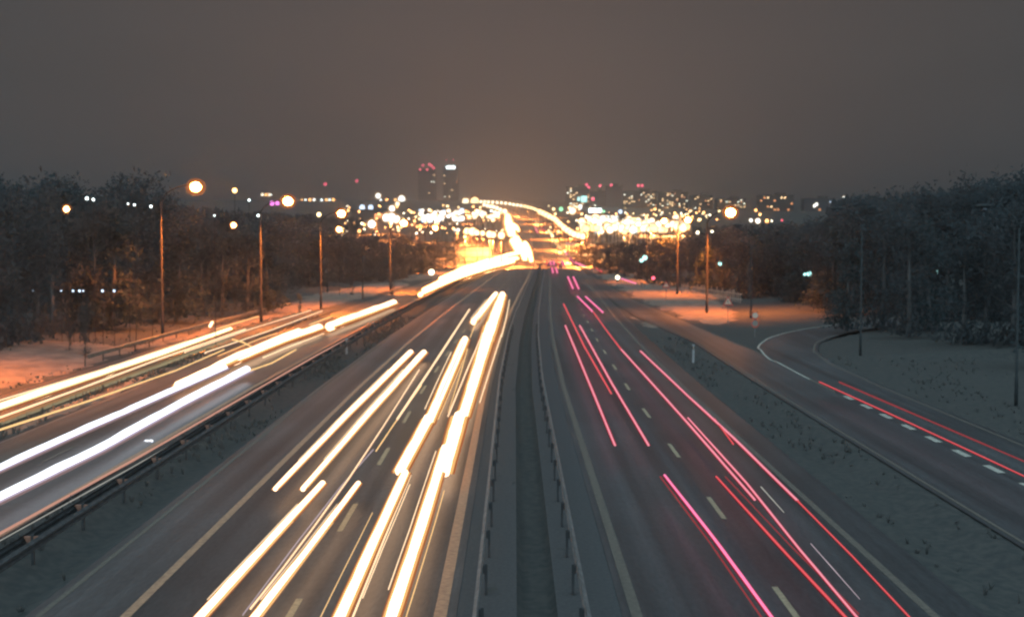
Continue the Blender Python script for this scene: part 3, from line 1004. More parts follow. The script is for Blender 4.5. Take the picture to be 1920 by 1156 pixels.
GF = 'dazzling stream of headlights at the foot of the hill'
k = 0
names = 'nearest lowest second third fourth topmost'.split()
for a, b, c_, d, w0, w1, s in (
        ((788, 552), (850, 524), (905, 506), (960, 492), 8, 13, 'lowest strand with its left end nearest'),
        ((796, 544), (856, 514), (910, 499), (968, 486), 9, 14, 'second strand from below'),
        ((812, 537), (866, 508), (915, 494), (972, 480), 9, 14, 'third strand from below'),
        ((826, 522), (872, 503), (920, 489), (978, 474), 6, 12, 'topmost strand, thin at its left end')):
    trail(HL, [a, b, c_, d], [w0 * 1.5, (w0 + w1) * .8, w1 * 1.4, w1 * 1.2], .7, T_FAR, 'dazzling white headlight stream under the hill, ' + s, GF)
for (pts, w, s) in (
        ([(985, 486), (982, 474), (976, 462), (968, 448)], [12, 15, 15, 14], 'where it climbs, left strand'),
        ([(996, 488), (993, 476), (988, 463), (984, 455)], [8, 11, 12, 8], 'where it climbs, right strand'),
        ([(972, 470), (966, 458), (962, 452)], [14, 16, 14], 'where it climbs, inner lump'),
        ([(960, 440), (956, 428), (953, 415), (952, 406)], [16, 18, 15, 12], 'on the hillside, main strand'),
        ([(970, 432), (964, 424), (950, 422)], [10, 14, 10], 'on the hillside, short side strand'),
        ([(951, 404), (946, 398), (938, 393), (928, 389), (915, 385)], [9, 7, 6, 5, 4], 'high on the hill before the lamps')):
    trail(HL, pts, [v * 1.25 for v in w], .8, T_FAR, 'dazzling white headlight stream ' + s, GF, 4)

GT = 'red tail light trails in the outbound lanes'
TL = 'tail_light_trail'
def tl(pts, w, m, label, z=.8): trail(TL, pts, w, z, m, label, GT)
tl([(1060, 610), (1105, 718), (1153, 834)], [4, 5, 5.5], T_PINK, 'leftmost pink tail light trail in the inner outbound lane')
tl([(1087, 610), (1147, 718), (1216, 834)], [4, 5, 5.5], T_PINK, 'pink tail light trail paired with the leftmost one')
tl([(1057, 570), (1095, 648), (1146, 737)], [3, 3.4, 3.6], T_RED, 'thinner red trail between the pink pair')
tl([(1165, 655), (1280, 782), (1415, 936)], [4.5, 5.5, 6], T_PINK, 'long pink trail right of the lane dashes')
tl([(1112, 584), (1138, 620), (1164, 654)], [2.2, 2.4, 3], T_RED, 'faint red link above the long pink trail')
tl([(1083, 556), (1110, 583)], [4.4, 4.6], T_HOT, 'short bright pink dash at mid distance, left one')
tl([(1098, 556), (1130, 585)], [4.4, 4.8], T_HOT, 'short bright pink dash at mid distance, right one')
tl([(1065, 519), (1074, 540)], [4.2, 4.4], T_HOT, 'short pink dash further up the road, left one')
tl([(1075, 519), (1085, 541)], [4.2, 4.4], T_HOT, 'short pink dash further up the road, right one')
tl([(1201, 658), (1290, 742), (1375, 820), (1495, 938)], [4.6, 5.5, 6.5, 6.5], T_PINK, 'long pink trail hugging the right edge line')
tl([(1495, 938), (1600, 1044), (1722, 1174)], [4.4, 4.6, 5], T_RED, 'rightmost dimmer red trail running out of the bottom edge')
tl([(1290, 783), (1400, 905), (1500, 1030), (1622, 1174)], [4, 5.5, 6, 6.5], T_PINK, 'long red trail crossing the whole outer lane to the bottom edge')
tl([(1246, 890), (1340, 1010), (1460, 1174)], [6, 8, 9], T_HOT, 'brightest magenta pink trail at the bottom of the inner lane')
tl([(1238, 893), (1330, 1015), (1440, 1174)], [3, 3.4, 3.8], T_DIM, 'dim red shadow trail left of the brightest pink one', .55)
tl([(1343, 893), (1460, 1022), (1602, 1174)], [5, 7, 8], T_RED, 'deep red trail right of the dash line at the bottom')
tl([(1360, 893), (1480, 1020), (1610, 1150)], [2.4, 2.6, 3], T_DIM, 'dim thin red trail between the two bottom red ones', .55)
tl([(1340, 785), (1375, 832)], [4, 4], T_RED, 'short red slanting dash joining the right-hand pink trail')
tl([(1427, 912), (1470, 960)], [2.4, 1.6], T_PALE, 'short pale reflection in the outer outbound lane', .3)  # thin glowing tube imitating a reflection on the road
tl([(1520, 1018), (1560, 1063), (1612, 1122)], [1.4, 2, 1.2], T_LILAC, 'faint grey reflection near the bottom of the outer outbound lane', .3)  # another glowing tube painted in as a reflection
GS = 'red tail light trails on the slip road at right'
trail(TL, [(1537, 716), (1700, 790), (1950, 906)], [4, 4.5, 4.5], .8, T_RED, 'lower red trail on the slip road beside the short dashes', GS)
trail(TL, [(1574, 716), (1740, 787), (1950, 877)], [3.4, 3.2, 3], .8, T_DIM, 'upper dimmer red trail on the slip road', GS)
GU = 'small far tail lights before the hill'
for (pts, w, s, m) in (
        ([(1025, 489), (1025, 496)], 3.2, 'left of four in a row', T_RED), ([(1032, 489), (1033, 496)], 3.6, 'second of four in a row', T_HOT),
        ([(1038, 489), (1039, 496)], 3.6, 'third of four in a row', T_HOT), ([(1045, 488), (1047, 496)], 3.2, 'fourth of four in a row', T_RED),
        ([(1054, 489), (1057, 497)], 3.6, 'alone by the right edge line', T_HOT),
        ([(1035, 502), (1037, 511)], 3.8, 'left of the nearer two', T_HOT), ([(1042, 502), (1045, 511)], 3.8, 'right of the nearer two', T_HOT),
        ([(1072, 489), (1086, 495), (1098, 500)], [3, 4, 3], 'long one turning off to the right', T_HOT),
        ([(1118, 503), (1128, 509)], 2.6, 'faint one at the start of the snowy verge', T_RED),
        ([(1165, 522), (1180, 527), (1192, 531)], [2.6, 3, 2.4], 'long thin one on the far merging road', T_HOT),
        ([(1061, 474), (1068, 482), (1075, 491)], [3.5, 4, 3], 'bright one just under the hill', T_HOT),
        ([(1029, 432), (1036, 443)], [5, 6], 'white topped one on the hillside', T_YEL),
        ([(1003, 424), (1008, 436)], [4, 4], 'red one on the hillside, left', T_PINK),
        ([(1016, 428), (1022, 434)], [3, 3], 'red one on the hillside, middle', T_RED),
        ([(1040, 452), (1052, 468)], [5, 5], 'golden one on the hillside', T_GOLD),
        ([(1002, 412), (1012, 420)], [3, 3], 'golden one high on the hill', T_GOLD)):
    trail(TL, pts, w, .8, m, 'far tail light, ' + s, GU, 2)

# ------------------------------------------------------------------ city lamps on the hill
_lm = {}
def city_lamp(x, y, rpx, m, group, label, off=9.0, Y=None, squash=1.0, power=0, col=(1.0, .27, .05)):
    if Y is None:
        p = solve_ground(x, y, off)
    else:
        p = at(x, y, Y)
    gz = tz(p.y)
    h = max(2.0, p.z - gz)
    r = rpx * p.y / F
    mb = MB()
    mb.tube([(0, 0, -.3), (0, 0, h)], [.14, .10], 5, 1, False)
    mb.blob((0, 0, h), r, r, r * squash, 8, 5, 0)
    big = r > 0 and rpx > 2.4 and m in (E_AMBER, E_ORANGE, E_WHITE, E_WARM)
    if big: mb.blob((0, 0, h), r * 1.5, r * 1.5, r * 1.5 * squash, 10, 6, 2)  # outer shell paints a halo round the larger lamps
    o = mb.build('city_lamp', [m, M_POLE, HALO_ORANGE if m in (E_AMBER, E_ORANGE) else HALO_GOLD if m is E_WARM or x % 2 < 1.1 else HALO_PALE])
    o.location = (p.x, p.y, gz)
    if power:
        ld = bpy.data.lights.new('lamp_light', 'SPOT')
        ld.energy = power; ld.color = col; ld.spot_size = math.radians(160); ld.spot_blend = .5; ld.shadow_soft_size = .3
        lo = bpy.data.objects.new('lamp_light', ld); COL.objects.link(lo); lo.parent = o; lo.location = (0, 0, h - r * 1.6 * squash - .2)
    return tag(o, label, 'street lamp', group)


rr = random.Random(21)
# row up the hill along the right-hand side of the highway
arc = [(1092, 443), (1084, 441), (1077, 439), (1071, 436), (1065, 432), (1059, 428), (1055, 424), (1050, 420), (1046, 416), (1042, 412), (1037, 409),
       (1031, 406), (1025, 403), (1019, 400), (1013, 397), (1007, 394), (1002, 391.5), (996, 389.5), (990, 388), (984, 386.5), (977, 385.5), (970, 384.5), (963, 383.5), (956, 382), (948, 381), (940, 380), (932, 379.5), (924, 379), (916, 378.5), (909, 378), (902, 378)]
for i, (x, y) in enumerate(arc):
    r = 5.5 if y > 425 else 4.8 if y > 395 else 2.7
    city_lamp(x, y, r, E_AMBER if y > 386 else E_WARM, 'chain of lamps curving up the hill beside the highway', 'one of the close chain of lamps curving up the hill beside the highway', 9, power=330000 if i % 3 == 0 else 0)
arc2 = [(908, 384), (914, 385.5), (920, 387), (926, 388), (932, 390), (938, 393), (944, 396)]
for x, y in arc2:
    city_lamp(x, y, 3.2, E_WARM, 'short second chain of lamps below the crest', 'one of the short second chain of lamps below the crest of the hill', 7)
GM = 'crowded car park lamps right of the highway'
for i in range(118):
    x = rr.uniform(1090, 1292)
    t = (x - 1090) / 200
    lo, hi = 402 + 12 * t, 443 - 10 * t
    y = rr.triangular(lo, hi, (lo + hi) / 2 + 3)
    m = rr.choice([E_WHITE, E_WARM, E_WARM, E_AMBER, E_AMBER, E_ORANGE if y > 426 else E_WHITE])
    city_lamp(x, y, rr.uniform(3.2, 7.2), m, GM, 'one of the crowded blinding lamps over the car parks right of the highway', rr.uniform(5, 10), power=260000 if i % 9 == 0 else 0, col=(1, .42, .14))
GM2 = 'row of bright lamps above the white shop lights'
for i in range(46):
    x = rr.uniform(788, 872)
    y = rr.uniform(393, 413)
    city_lamp(x, y, rr.uniform(2.4, 4.6), rr.choice([E_WHITE, E_WHITE, E_WARM, E_BLUEW]), 'crowded lamps under the twin towers', 'one of the crowded white lamps under the twin towers', rr.uniform(5, 10))
for i in range(26):
    x = rr.uniform(876, 948); y = rr.uniform(393, 412)
    city_lamp(x, y, rr.uniform(1.8, 4), rr.choice([E_WHITE, E_WARM, E_AMBER]), 'lamps left of the headlight stream on the hill', 'one of the lamps scattered left of the headlight stream on the hill', rr.uniform(5, 9))
for x, y, r in ((876, 433, 6), (886, 434, 7.5), (894, 436, 5), (905, 437, 4.6), (918, 439, 6.5), (924, 440, 6), (940, 441, 6.5), (872, 444, 3)):
    city_lamp(x, y, r, E_AMBER, 'row of amber lamps at the foot of the hill', 'one of the row of amber lamps at the hill foot left of the stream', 9, power=260000)
glit = MB()
for i in range(230):
    x = rr.uniform(640, 1110); y = rr.uniform(383, 440)
    if i % 4 == 1: x = rr.uniform(1090, 1350); y = rr.uniform(390, 412)
    if abs(x - 985) < 40: continue
    rp = rr.uniform(.8, 2.4)
    if i % 8 == 0:
        city_lamp(x, y, rp + .6, rr.choice([E_ORANGE, E_AMBER]), 'scattered small orange lamps on the hill', 'one of the small orange lamps scattered over the lit hillside', rr.uniform(5, 9), power=260000)
    else:
        p = solve_ground(x, y, rr.uniform(4, 9)); q = rp * p.y / F
        k = rr.choice((0, 0, 1, 2))
        glit.blob(p, q, q, q, 8, 5, k); glit.tube([(p.x, p.y, tz(p.y) - .3), tuple(p)], .12, 4, 3, False)
tag(glit.build('tiny_city_lights', [E_ORANGE, E_AMBER, E_WARM, M_POLE]), 'countless tiny orange lights over the hillside', 'city lights', kind='stuff')
single = [
    (873, 378, 6, E_WARM, 'pale lamp at the crest, left of the brightest crest lamp', 1750), (890, 379, 8, E_AMBER, 'brightest amber lamp on the crest where the lamp chain begins', 1750),
    (610, 345, 3, E_RED, 'small red beacon on a mast, left one', 2300), (669, 339, 2.6, E_RED, 'small red beacon on a mast, right one', 2300),
    (709, 367, 5, E_WHITE, 'white lamp high on the left skyline', 1900), (753, 373, 6.5, E_WHITE, 'large white lamp high left of the twin towers', 1900),
    (679, 389, 5.5, E_BLUEW, 'blue white lamp, left of a pair above the white sign', 1100), (695, 389, 5.2, E_BLUEW, 'blue white lamp, right of a pair above the white sign', 1100),
    (735, 391, 5.5, E_WHITE, 'white lamp above the big white sign', 1100), (745, 382, 4, E_WARM, 'warm lamp just under the large high white lamp', 1500),
    (697, 420, 7, E_WHITE, 'wide white lamp over the dark trees on the left', 600), (683, 421, 2.4, E_ORANGE, 'tiny orange lamp beside the wide white one', 600),
    (853, 431, 3, E_WHITE, 'pale lamp between the fifth street lamp and the amber row, left one', 700), (859, 431, 3, E_WHITE, 'pale lamp between the fifth street lamp and the amber row, right one', 700),
    (510, 381, 4.5, E_PINK, 'magenta light left of the second street lamp', 900), (520, 381, 4, E_PINK, 'magenta light touching the second street lamp glow', 900),
    (1073, 395, 6.5, E_WARM, 'tall oval warm lamp left of the right-hand blocks', 1100), (1052, 395, 4.2, E_GREEN, 'green lamp beside the chain of lamps', 1300),
    (1088, 387, 3.6, E_WHITE, 'small white lamp under the cyan sign', 1350), (1089, 392, 3, E_BLUEW, 'small lavender lamp under the cyan sign', 1350),
    (1163, 401, 4, E_BLUEW, 'blue white lamp above the car park lamps', 1200), (1206, 408, 5.5, E_WARM, 'warm lamp rising above the car park lamps, centre', 1000),
    (1267, 409, 5.5, E_WARM, 'warm lamp left of the second right-hand street lamp', 1000), (1311, 412, 3.4, E_AMBER, 'amber lamp just right of the second right-hand street lamp', 900),
    (1408, 413, 3, E_WHITE, 'small white lamp right of the nearest right-hand lamp', 700), (1421, 414, 4.4, E_WHITE, 'larger white lamp right of the nearest right-hand lamp', 700),
    (1438, 414, 3.4, E_ORANGE, 'orange lamp in the row over the right wood', 700), (1447, 414, 1.8, E_WARM, 'tiny warm lamp in the row over the right wood', 700), (1466, 413, 1.6, E_RED, 'tiny red lamp ending the row over the right wood', 700),
    (1527, 386, 2.8, E_WHITE, 'white light right of the far right block, lower', 1300), (1531, 383, 3, E_WHITE, 'white light right of the far right block, upper', 1300),
    (1583, 371, 3.2, E_WHITE, 'white light just left of the tall right wood', 1300), (1558, 378, 2, E_BLUEW, 'dim light left of the tall right wood', 1300),
    (1417, 394, 2.6, E_ORANGE, 'orange lamp under the far right block, left', 1000), (1425, 402, 2.4, E_ORANGE, 'orange lamp under the far right block, right', 1000)]
for x, y, r, m, lb, Y in single:
    city_lamp(x, y, r, m, None, lb, Y=Y)
for i, x in enumerate((492, 499, 505, 508, 566, 573, 581, 589, 603, 612, 618, 625, 714, 725, 741)):
    city_lamp(x, (365 if x < 510 else 375 + i * .7), rr.uniform(1.5, 2.8), rr.choice([E_WHITE, E_WARM, E_ORANGE]), 'tiny lamps along the far left skyline', 'one of the tiny lamps along the far left skyline', Y=1900)

# ------------------------------------------------------------------ buildings
_win = {}
def wmesh(w, h, m):
    k = (round(w, 2), round(h, 2), m.name)
    if k not in _win:
        mb = MB(); mb.box((0, 0, 0), (w, .12, h)); _win[k] = mb.mesh('window', m)
    return _win[k]


def building(name, x0, x1, ytop, Y, label, cat, wall, cols, floors, lit, depth=16, lit_at=(), lit_mats=None, seed=0, roof_h=1.2, group=None):
    """front face between picture columns x0..x1 at distance Y, standing on the terrain"""
    a = at(x0, ytop, Y); b = at(x1, ytop, Y)
    gz = tz(Y); W = b.x - a.x; Ht = a.z - gz
    t = empty(name, (a.x + W / 2, Y, gz), label, cat, group)
    mb = MB(); mb.box((0, depth / 2, Ht / 2 - 2), (W, depth, Ht + 4)); mb.build('wall', wall, t)
    mb = MB(); mb.box((0, depth / 2, Ht + roof_h / 2), (W + .6, depth + .6, roof_h)); rf = mb.build('roof', M_ROOF, t)
    mb = MB(); mb.box((W * .15, depth / 2, Ht + roof_h + 1.0), (W * .3, depth * .4, 2.0)); mb.build('plant_room', M_ROOF, rf)
    r = random.Random(seed)
    dw, dh = W / cols, Ht / floors
    dark_ = MB()
    for i in range(cols):
        for j in range(floors):
            cx = -W / 2 + dw * (i + .5); cz = dh * (j + .55)
            px_x = x0 + (x1 - x0) * (i + .5) / cols
            px_y = ytop + (floors - j - .5) * dh * F / Y
            hit = None
            for (lx, ly, lm) in lit_at:
                if abs(px_x - lx) < (x1 - x0) / cols * .5 and abs(px_y - ly) < dh * F / Y * .5: hit = lm
            if hit is None and r.random() < lit * .62: hit = r.choice(lit_mats or [E_WIN, E_WIN, E_WINO, E_WINW])
            if hit:
                big = dw * .62
                put('window', wmesh(big, min(dh * .55, 2.0), hit), t, (cx, -.04, cz))
            else:
                dark_.box((cx, -.03, cz), (dw * .5, .08, min(dh * .5, 1.7)))
    if dark_.f: tag(dark_.build('dark_windows', M_DGLASS, t), kind='stuff')
    return t, W, Ht


WL = E_WINW
tA, WA, HA = building('tower_block', 784, 816, 318, 2200, 'left dark high-rise tower with red lights round its roof', 'tower', M_CONCR, 7, 20, .0, 26,
                      [(814, 330, E_WIN), (811, 339.5, WL), (814, 340, WL), (803, 361, E_WIN)])
tB, WB, HB = building('tower_block', 831, 859, 312, 2260, 'right dark high-rise tower with a pale lit panel at its top', 'tower', M_CONCR, 6, 22, .0, 24,
                      [(834, 328, E_WIN), (834, 344, E_WIN), (857, 342, E_WINO), (848, 357, E_WIN), (833, 369, WL), (842, 369, E_WIN), (833, 377, E_WIN), (842, 377, E_WIN)])
for x, y in ((793, 310), (788, 318), (805, 308), (809, 311), (813, 315), (801, 318)):
    p = at(x, y, 2198)
    mb = MB(); mb.tube([(0, 0, HA - 1 - (p.z - tz(2200)) ), (0, 0, 0)], .25, 5, 1, False); mb.blob((0, 0, 0), 1.7, 1.7, 1.7, 8, 5, 0)
    o = mb.build('roof_beacon', [E_RED, M_STEEL], tA); o.location = (p.x - tA.location.x, -2, p.z - tA.location.z)
for x in (837, 850):
    p = at(x, 300, 2258)
    mb = MB(); mb.tube([(0, 0, HB - (p.z - tz(2260))), (0, 0, 0)], .25, 5, 1, False); mb.blob((0, 0, 0), 1.1, 1.1, 1.1, 8, 5, 0)
    o = mb.build('roof_beacon', [E_RED, M_STEEL], tB); o.location = (p.x - tB.location.x, -2, p.z - tB.location.z)
mb = MB(); mb.box((0, 0, 0), (15, .3, 5.5)); o = mb.build('lit_panel', E_WHITE, tB); o.location = (0, -.25, HB - 1.5)

building('apartment_block', 1062, 1106, 352, 1500, 'apartment block with warm windows and a cyan sign, left of the right-hand group', 'building', M_WALL, 8, 9, .38, 14, seed=5)
building('apartment_block', 1108, 1134, 360, 1540, 'low dark block beside the cyan sign', 'building', M_WALLD, 5, 8, .10, 14, seed=6)
building('apartment_block', 1136, 1166, 350, 1480, 'darkest unlit block in the right-hand group', 'building', M_WALLD, 5, 10, .02, 14, seed=7)
building('apartment_block', 1169, 1232, 360, 1450, 'long apartment block with scattered warm windows', 'building', M_WALL, 14, 9, .26, 14, seed=8)
building('apartment_block', 1236, 1290, 362, 1420, 'apartment block with warm windows behind the second right-hand lamp', 'building', M_WALL, 12, 9, .30, 14, seed=9)
building('apartment_block', 1296, 1336, 368, 1400, 'low block left of the nearest right-hand street lamp', 'building', M_WALL, 8, 7, .30, 14, seed=10)
building('apartment_block', 1344, 1398, 374, 1380, 'block hidden in the glow behind the nearest right-hand street lamp', 'building', M_WALL, 10, 6, .25, 14, seed=11)
building('apartment_block', 1424, 1488, 368, 1300, 'isolated block with orange windows at the far right', 'building', M_WALL, 10, 5, .45, 14, seed=12, lit_mats=[E_WINO, E_WINO, E_WIN])
building('apartment_block', 1508, 1566, 374, 1300, 'dark low block next to the right wood', 'building', M_WALLD, 9, 4, .10, 14, seed=13, lit_mats=[E_WINO])
for x, y, lb in ((1100, 346, 'red beacon over the cyan sign block, upper'), (1104, 351, 'red beacon over the cyan sign block, lower'), (1125, 348, 'red beacon left of the darkest block'),
                 (1146, 347, 'red beacon on the darkest block'), (1197, 348, 'red beacon over the long apartment block, left'), (1204, 348, 'red beacon over the long apartment block, right')):
    city_lamp(x, y, 2.4, E_RED, None, lb, Y=1470)
def lit_sign(x, y, w, h, Y, m, label):
    p = at(x, y, Y); gz = tz(Y)
    t = empty('advertising_sign', (p.x, p.y, gz), label, 'sign')
    mb = MB(); mb.box((0, 0, p.z - gz), (w, .3, h)); mb.build('lit_face', m, t)
    mb = MB(); mb.tube([(0, .4, -.5), (0, .4, p.z - gz)], .3, 6); mb.build('mast', M_STEEL, t)
lit_sign(1095, 373, 6.5, 6.5, 1490, E_CYAN, 'bright cyan illuminated sign on the first right-hand block')
lit_sign(1085, 373, 2.8, 4, 1490, E_CYAN, 'small cyan sign left of the bright cyan one')
lit_sign(1112, 373, 2.8, 3.4, 1480, E_RED, 'small red illuminated sign beside the cyan one')
lit_sign(1116, 395, 11, 4.2, 1200, E_WHITE, 'wide white illuminated roof sign above the car park lamps')
lit_sign(1131, 397, 3.2, 2.6, 1195, E_GREEN, 'small green sign at the end of the wide white roof sign')
for x_, y_, q_, lb_ in ((725, 408, 7.5, 'left of'), (734, 408, 8.5, 'middle of'), (743, 411, 7, 'right of')):  # three globes added to shape the rounded glow of one white sign
    city_lamp(x_, y_, q_, E_WHITE, 'cluster of three white globes imitating a bright sign', lb_ + ' the three white globes imitating a bright sign by the fourth street lamp', Y=900)

# low retail buildings with lit fronts
def shop(x0, x1, ytop, Y, m, label):
    a = at(x0, ytop, Y); b = at(x1, ytop, Y); gz = tz(Y); W = b.x - a.x; Ht = max(5.0, a.z - gz)
    t = empty('retail_building', (a.x + W / 2, Y, gz), label, 'building', 'low shops on the hill')
    mb = MB(); mb.box((0, 12, Ht / 2 - 2), (W, 24, Ht + 4)); mb.build('wall', M_WALLD, t)
    mb = MB(); mb.box((0, 12, Ht + .3), (W + .8, 24.8, .6)); mb.build('roof', M_ROOF, t)
    n = max(3, int(W / 6))
    for i in range(n):
        if random.random() < .12: continue
        put('window', wmesh(W / n * .8, min(3.2, Ht * .5), m), t, (-W / 2 + W / n * (i + .5), -.05, Ht * .45))


shop(790, 835, 398, 1000, E_SHOP, 'low shop with white lit front under the left tower')
shop(838, 872, 400, 960, E_SHOP, 'low shop with white lit front under the right tower')
shop(880, 938, 394, 1150, E_SHOPY, 'low shop with yellow front left of the hill road')
shop(660, 720, 394, 1000, E_WINO, 'low dim orange shop building on the left')
shop(1095, 1160, 404, 1000, E_SHOP, 'low shop with white front at the left of the car parks')
shop(1165, 1225, 412, 900, E_SHOP, 'low shop with white front in the middle of the car parks')
shop(1228, 1285, 420, 820, E_SHOPY, 'low shop with yellow front at the right of the car parks')

# ------------------------------------------------------------------ trees
def tree_meshes(kind, seed):
    r = random.Random(seed)
    tr = MB(); Ht = 10.0
    segs = []
    x = y = 0.0
    pts = [(0, 0, -.2)]
    for k in range(1, 7):
        x += r.uniform(-.12, .12); y += r.uniform(-.12, .12); pts.append((x, y, Ht * .92 * k / 6))
    tr.tube(pts, [.17, .14, .115, .09, .065, .04, .02], 6)
    cr = MB()
    con = kind == 2
    nb = 22 if not con else 30
    ends = []
    for i in range(nb):
        t = r.uniform(.12, .95) if con else r.uniform(.22, .95)
        z = Ht * .92 * t
        an = r.uniform(0, 6.28)
        L = (2.3 * (1 - t) + .3) if con else r.uniform(.9, 2.3) * (1.15 - abs(t - .5))
        dz = L * (-.12 if con else r.uniform(.35, .95))
        p0 = Vector((x * t, y * t, z)); p2 = p0 + Vector((math.cos(an) * L, math.sin(an) * L, dz))
        p1 = (p0 + p2) / 2 + Vector((0, 0, -.1 if not con else .1))
        tr.tube([p0, p1, p2], [.05 * (1.1 - t), .03, .012], 4, 0, False)
        segs.append((p0, p2, L))
    N = 1500 if con else 1350
    for _ in range(N):
        p0, p2, L = r.choice(segs)
        q = p0.lerp(p2, r.uniform(.15, 1.12)) + Vector((r.gauss(0, .30), r.gauss(0, .30), r.gauss(0, .34)))
        if con: q.z -= abs(r.gauss(0, .12))
        d = Vector((r.gauss(0, 1), r.gauss(0, 1), r.gauss(.5, 1) if not con else r.gauss(-.3, .7))).normalized()
        s = d.cross(Vector((r.gauss(0, 1), r.gauss(0, 1), r.gauss(0, 1)))).normalized()
        ln = r.uniform(.14, .42); w = r.uniform(.03, .10) if not con else r.uniform(.06, .14)
        cr.poly([q - s * w, q + s * w, q + d * ln + s * w * .3, q + d * ln - s * w * .3])
    # low scrub round the foot closes the view between trunks
    for _ in range(260):
        an = r.uniform(0, 6.28); rad = r.uniform(.1, 1.7)
        q = Vector((math.cos(an) * rad, math.sin(an) * rad, abs(r.gauss(0, .9))))
        d = Vector((r.gauss(0, .5), r.gauss(0, .5), 1)).normalized(); s = Vector((math.cos(an + 1), math.sin(an + 1), 0))
        ln = r.uniform(.2, .6); w = r.uniform(.04, .12)
        cr.poly([q - s * w, q + s * w, q + d * ln])
    return tr.mesh('trunk', M_BARK), cr.mesh('crown', M_TREE[kind])


variants = [(k, tree_meshes(k, 40 + i)) for i, k in enumerate((0, 1, 2, 0, 1, 2, 0, 1))]
KIND = ('bare grey broadleaf tree', 'bare brown broadleaf tree', 'dark conifer')


def tree(X, Y, h, where, group, spread=1.0, gz=None):
    k, (tm, cm) = random.choice(variants)
    gz = tz(Y) if gz is None else gz
    t = empty('conifer_tree' if k == 2 else 'broadleaf_tree', (X, Y, gz - .1), KIND[k] + ' ' + where, 'tree', group, random.uniform(0, 6.28))
    s = h / 10.0
    w = s * spread * random.uniform(.95, 1.25)
    t.scale = (w, w, s)
    put('trunk', tm, t); put('crown', cm, t)


def forest_row(pts, Yf, step_px, where, group, jitter=6, spread=1.0, gz=None, y_var=7):
    """pts: skyline points (x, y_top); Yf: distance as function of x"""
    x = pts[0][0]
    while x < pts[-1][0]:
        Y = Yf(x) + random.uniform(-jitter, jitter)
        yt = interp(x, [p[0] for p in pts], [p[1] for p in pts]) + random.uniform(-2, y_var)
        p = at(x, yt, Y)
        g = tz(Y) if gz is None else gz
        if p.z - g > 1.5: tree(p.x, Y, p.z - g, where, group, spread, g)
        x += step_px(Y) * random.uniform(.7, 1.3)


sky_l = [(-90, 306), (0, 312), (60, 318), (100, 306), (140, 298), (175, 330), (205, 312), (240, 304), (272, 318), (300, 345), (340, 372), (400, 386), (470, 396), (520, 404)]
forest_row(sky_l, lambda x: 140 + x * .10, lambda Y: 42, 'in the tall dark wood left of the exit road', 'trees of the tall left wood', 9, 1.15, .6)
forest_row([(x, y + 14) for x, y in sky_l], lambda x: 107 + x * .10, lambda Y: 40, 'at the front edge of the tall left wood', 'trees of the tall left wood', 4, 1.0, .6, 16)
forest_row([(x, y + 25) for x, y in sky_l], lambda x: 160 + x * .10, lambda Y: 34, 'deep at the back of the tall left wood', 'trees of the tall left wood', 9, 1.35, .6)
forest_row([(400, 395), (520, 412), (600, 426), (700, 432), (800, 440), (868, 444)], lambda x: interp(x, (400, 600, 740, 870), (195, 245, 275, 380)), lambda Y: 19,
           'in the lower wood behind the bright snow', 'trees of the lower left wood', 10, 1.45)
forest_row([(470, 405), (560, 420), (700, 440), (830, 446)], lambda x: interp(x, (400, 600, 740, 870), (225, 275, 310, 410)), lambda Y: 19,
           'in the lower wood behind the bright snow', 'trees of the lower left wood', 10, 1.6)
sky_r = [(1560, 398), (1590, 362), (1620, 340), (1660, 352), (1700, 342), (1735, 330), (1765, 350), (1800, 336), (1850, 322), (1900, 318), (2010, 305)]
forest_row(sky_r, lambda x: 150 - (x - 1560) * .05, lambda Y: 40, 'in the tall dark wood on the right', 'trees of the tall right wood', 8, 1.2, .6)
forest_row([(x - 10, y + 12) for x, y in sky_r], lambda x: 168 - (x - 1560) * .05, lambda Y: 34, 'deep at the back of the tall right wood', 'trees of the tall right wood', 8, 1.35, .6)
forest_row([(x + 30, y + 34) for x, y in sky_r], lambda x: 128 - (x - 1560) * .07, lambda Y: 52, 'at the front edge of the tall right wood', 'trees of the tall right wood', 5, 1.1, .6, 24)
forest_row([(1115, 456), (1180, 446), (1260, 440), (1330, 428), (1400, 418), (1480, 412), (1560, 392), (1620, 384)], lambda x: interp(x, (1115, 1250, 1400, 1600), (350, 265, 215, 175)), lambda Y: 20,
           'in the low dark wood right of the bend', 'trees of the low right wood', 10, 1.35)
forest_row([(1125, 462), (1200, 450), (1300, 442), (1400, 430), (1480, 424), (1560, 410), (1620, 400)], lambda x: interp(x, (1115, 1250, 1400, 1600), (320, 240, 195, 160)), lambda Y: 26,
           'in the low dark wood right of the bend', 'trees of the low right wood', 8, 1.3)
forest_row([(1090, 449), (1200, 447), (1350, 440), (1480, 430), (1560, 414)], lambda x: interp(x, (1115, 1250, 1400, 1600), (400, 340, 300, 260)), lambda Y: 18,
           'in the low dark wood right of the bend', 'trees of the low right wood', 8, 1.9)
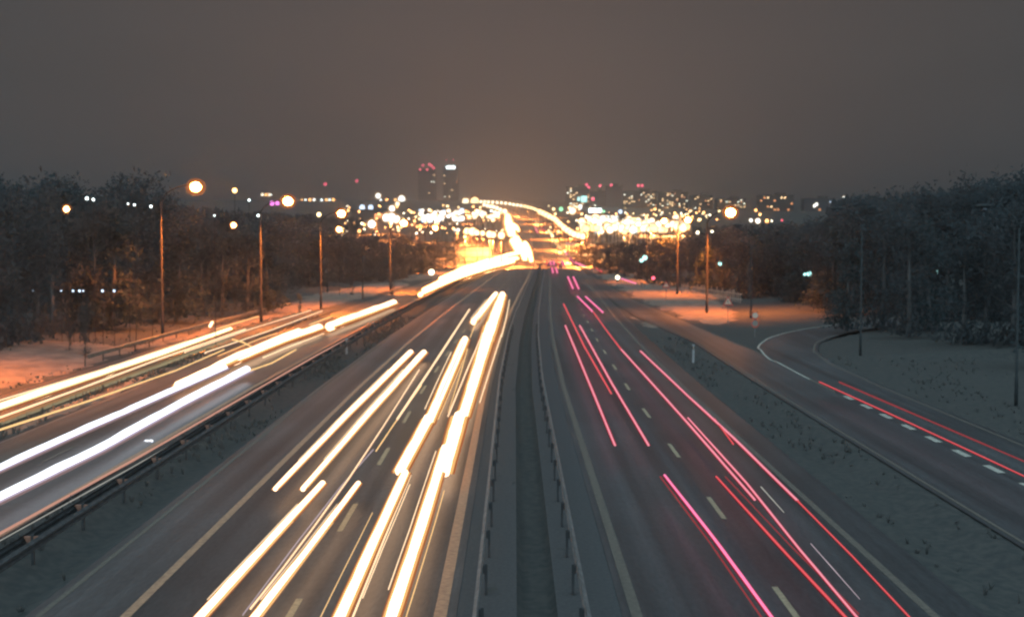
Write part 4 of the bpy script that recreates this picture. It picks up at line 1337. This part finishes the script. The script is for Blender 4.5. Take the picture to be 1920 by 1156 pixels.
# a few lone saplings on the snow
for x, by, yt in ((660, 553, 515), (735, 553, 500), (562, 590, 545), (160, 668, 560), (130, 664, 590)):
    b = on_z(x, by); p = at(x, yt, b.y)
    tree(b.x, b.y, max(2.0, p.z), 'standing alone on the left snow', 'lone saplings on the left snow', .6, .1)
# dark far wood on the slopes beside the city: too far to tell trees apart
mb = MB()
rr = random.Random(5)
def fars(x0, x1, Y, yt0, yt1, n):
    for _ in range(n):
        x = rr.uniform(x0, x1); Yd = Y * rr.uniform(.95, 1.05)
        top = at(x, yt0 + (yt1 - yt0) * (x - x0) / (x1 - x0) + rr.uniform(0, 8), Yd); g = tz(Yd)
        hh = top.z - g
        if hh < 2: continue
        w = hh * rr.uniform(.22, .4)
        for k in range(26):
            z = g + hh * rr.random() ** .8
            ww = w * (1.15 - (z - g) / hh)
            cx, cy = top.x + rr.gauss(0, ww * .5), Yd + rr.gauss(0, ww * .5)
            s = rr.uniform(.5, 1.2) * hh * .09; an = rr.uniform(0, 3.14)
            mb.poly([(cx - math.cos(an) * s, cy - math.sin(an) * s, z), (cx + math.cos(an) * s, cy + math.sin(an) * s, z + rr.uniform(-s, s)), (cx + rr.uniform(-s, s), cy, z + s * 1.6)])
fars(380, 680, 700, 394, 408, 260)
fars(1300, 1640, 620, 424, 416, 260)
fars(-150, 420, 420, 350, 400, 220)
fars(1560, 2050, 420, 380, 350, 220)
tag(mb.build('distant_wood', M_TREE[0]), 'far dark wood on the slopes beside the city', 'wood', kind='stuff')

# ------------------------------------------------------------------ night haze over the whole valley
mb = MB(); mb.box((0, 4400, 68), (9100, 9000, 139)); hz = mb.build('haze', [])
m = bpy.data.materials.new('night_haze'); m.use_nodes = True
t = m.node_tree; t.nodes.clear()
o = t.nodes.new('ShaderNodeOutputMaterial'); v = t.nodes.new('ShaderNodeVolumePrincipled')
v.inputs['Color'].default_value = (.9, .93, .95, 1); v.inputs['Density'].default_value = .00045; v.inputs['Anisotropy'].default_value = .86
t.links.new(v.outputs[0], o.inputs['Volume'])
hz.data.materials.append(m)
tag(hz, kind='stuff')
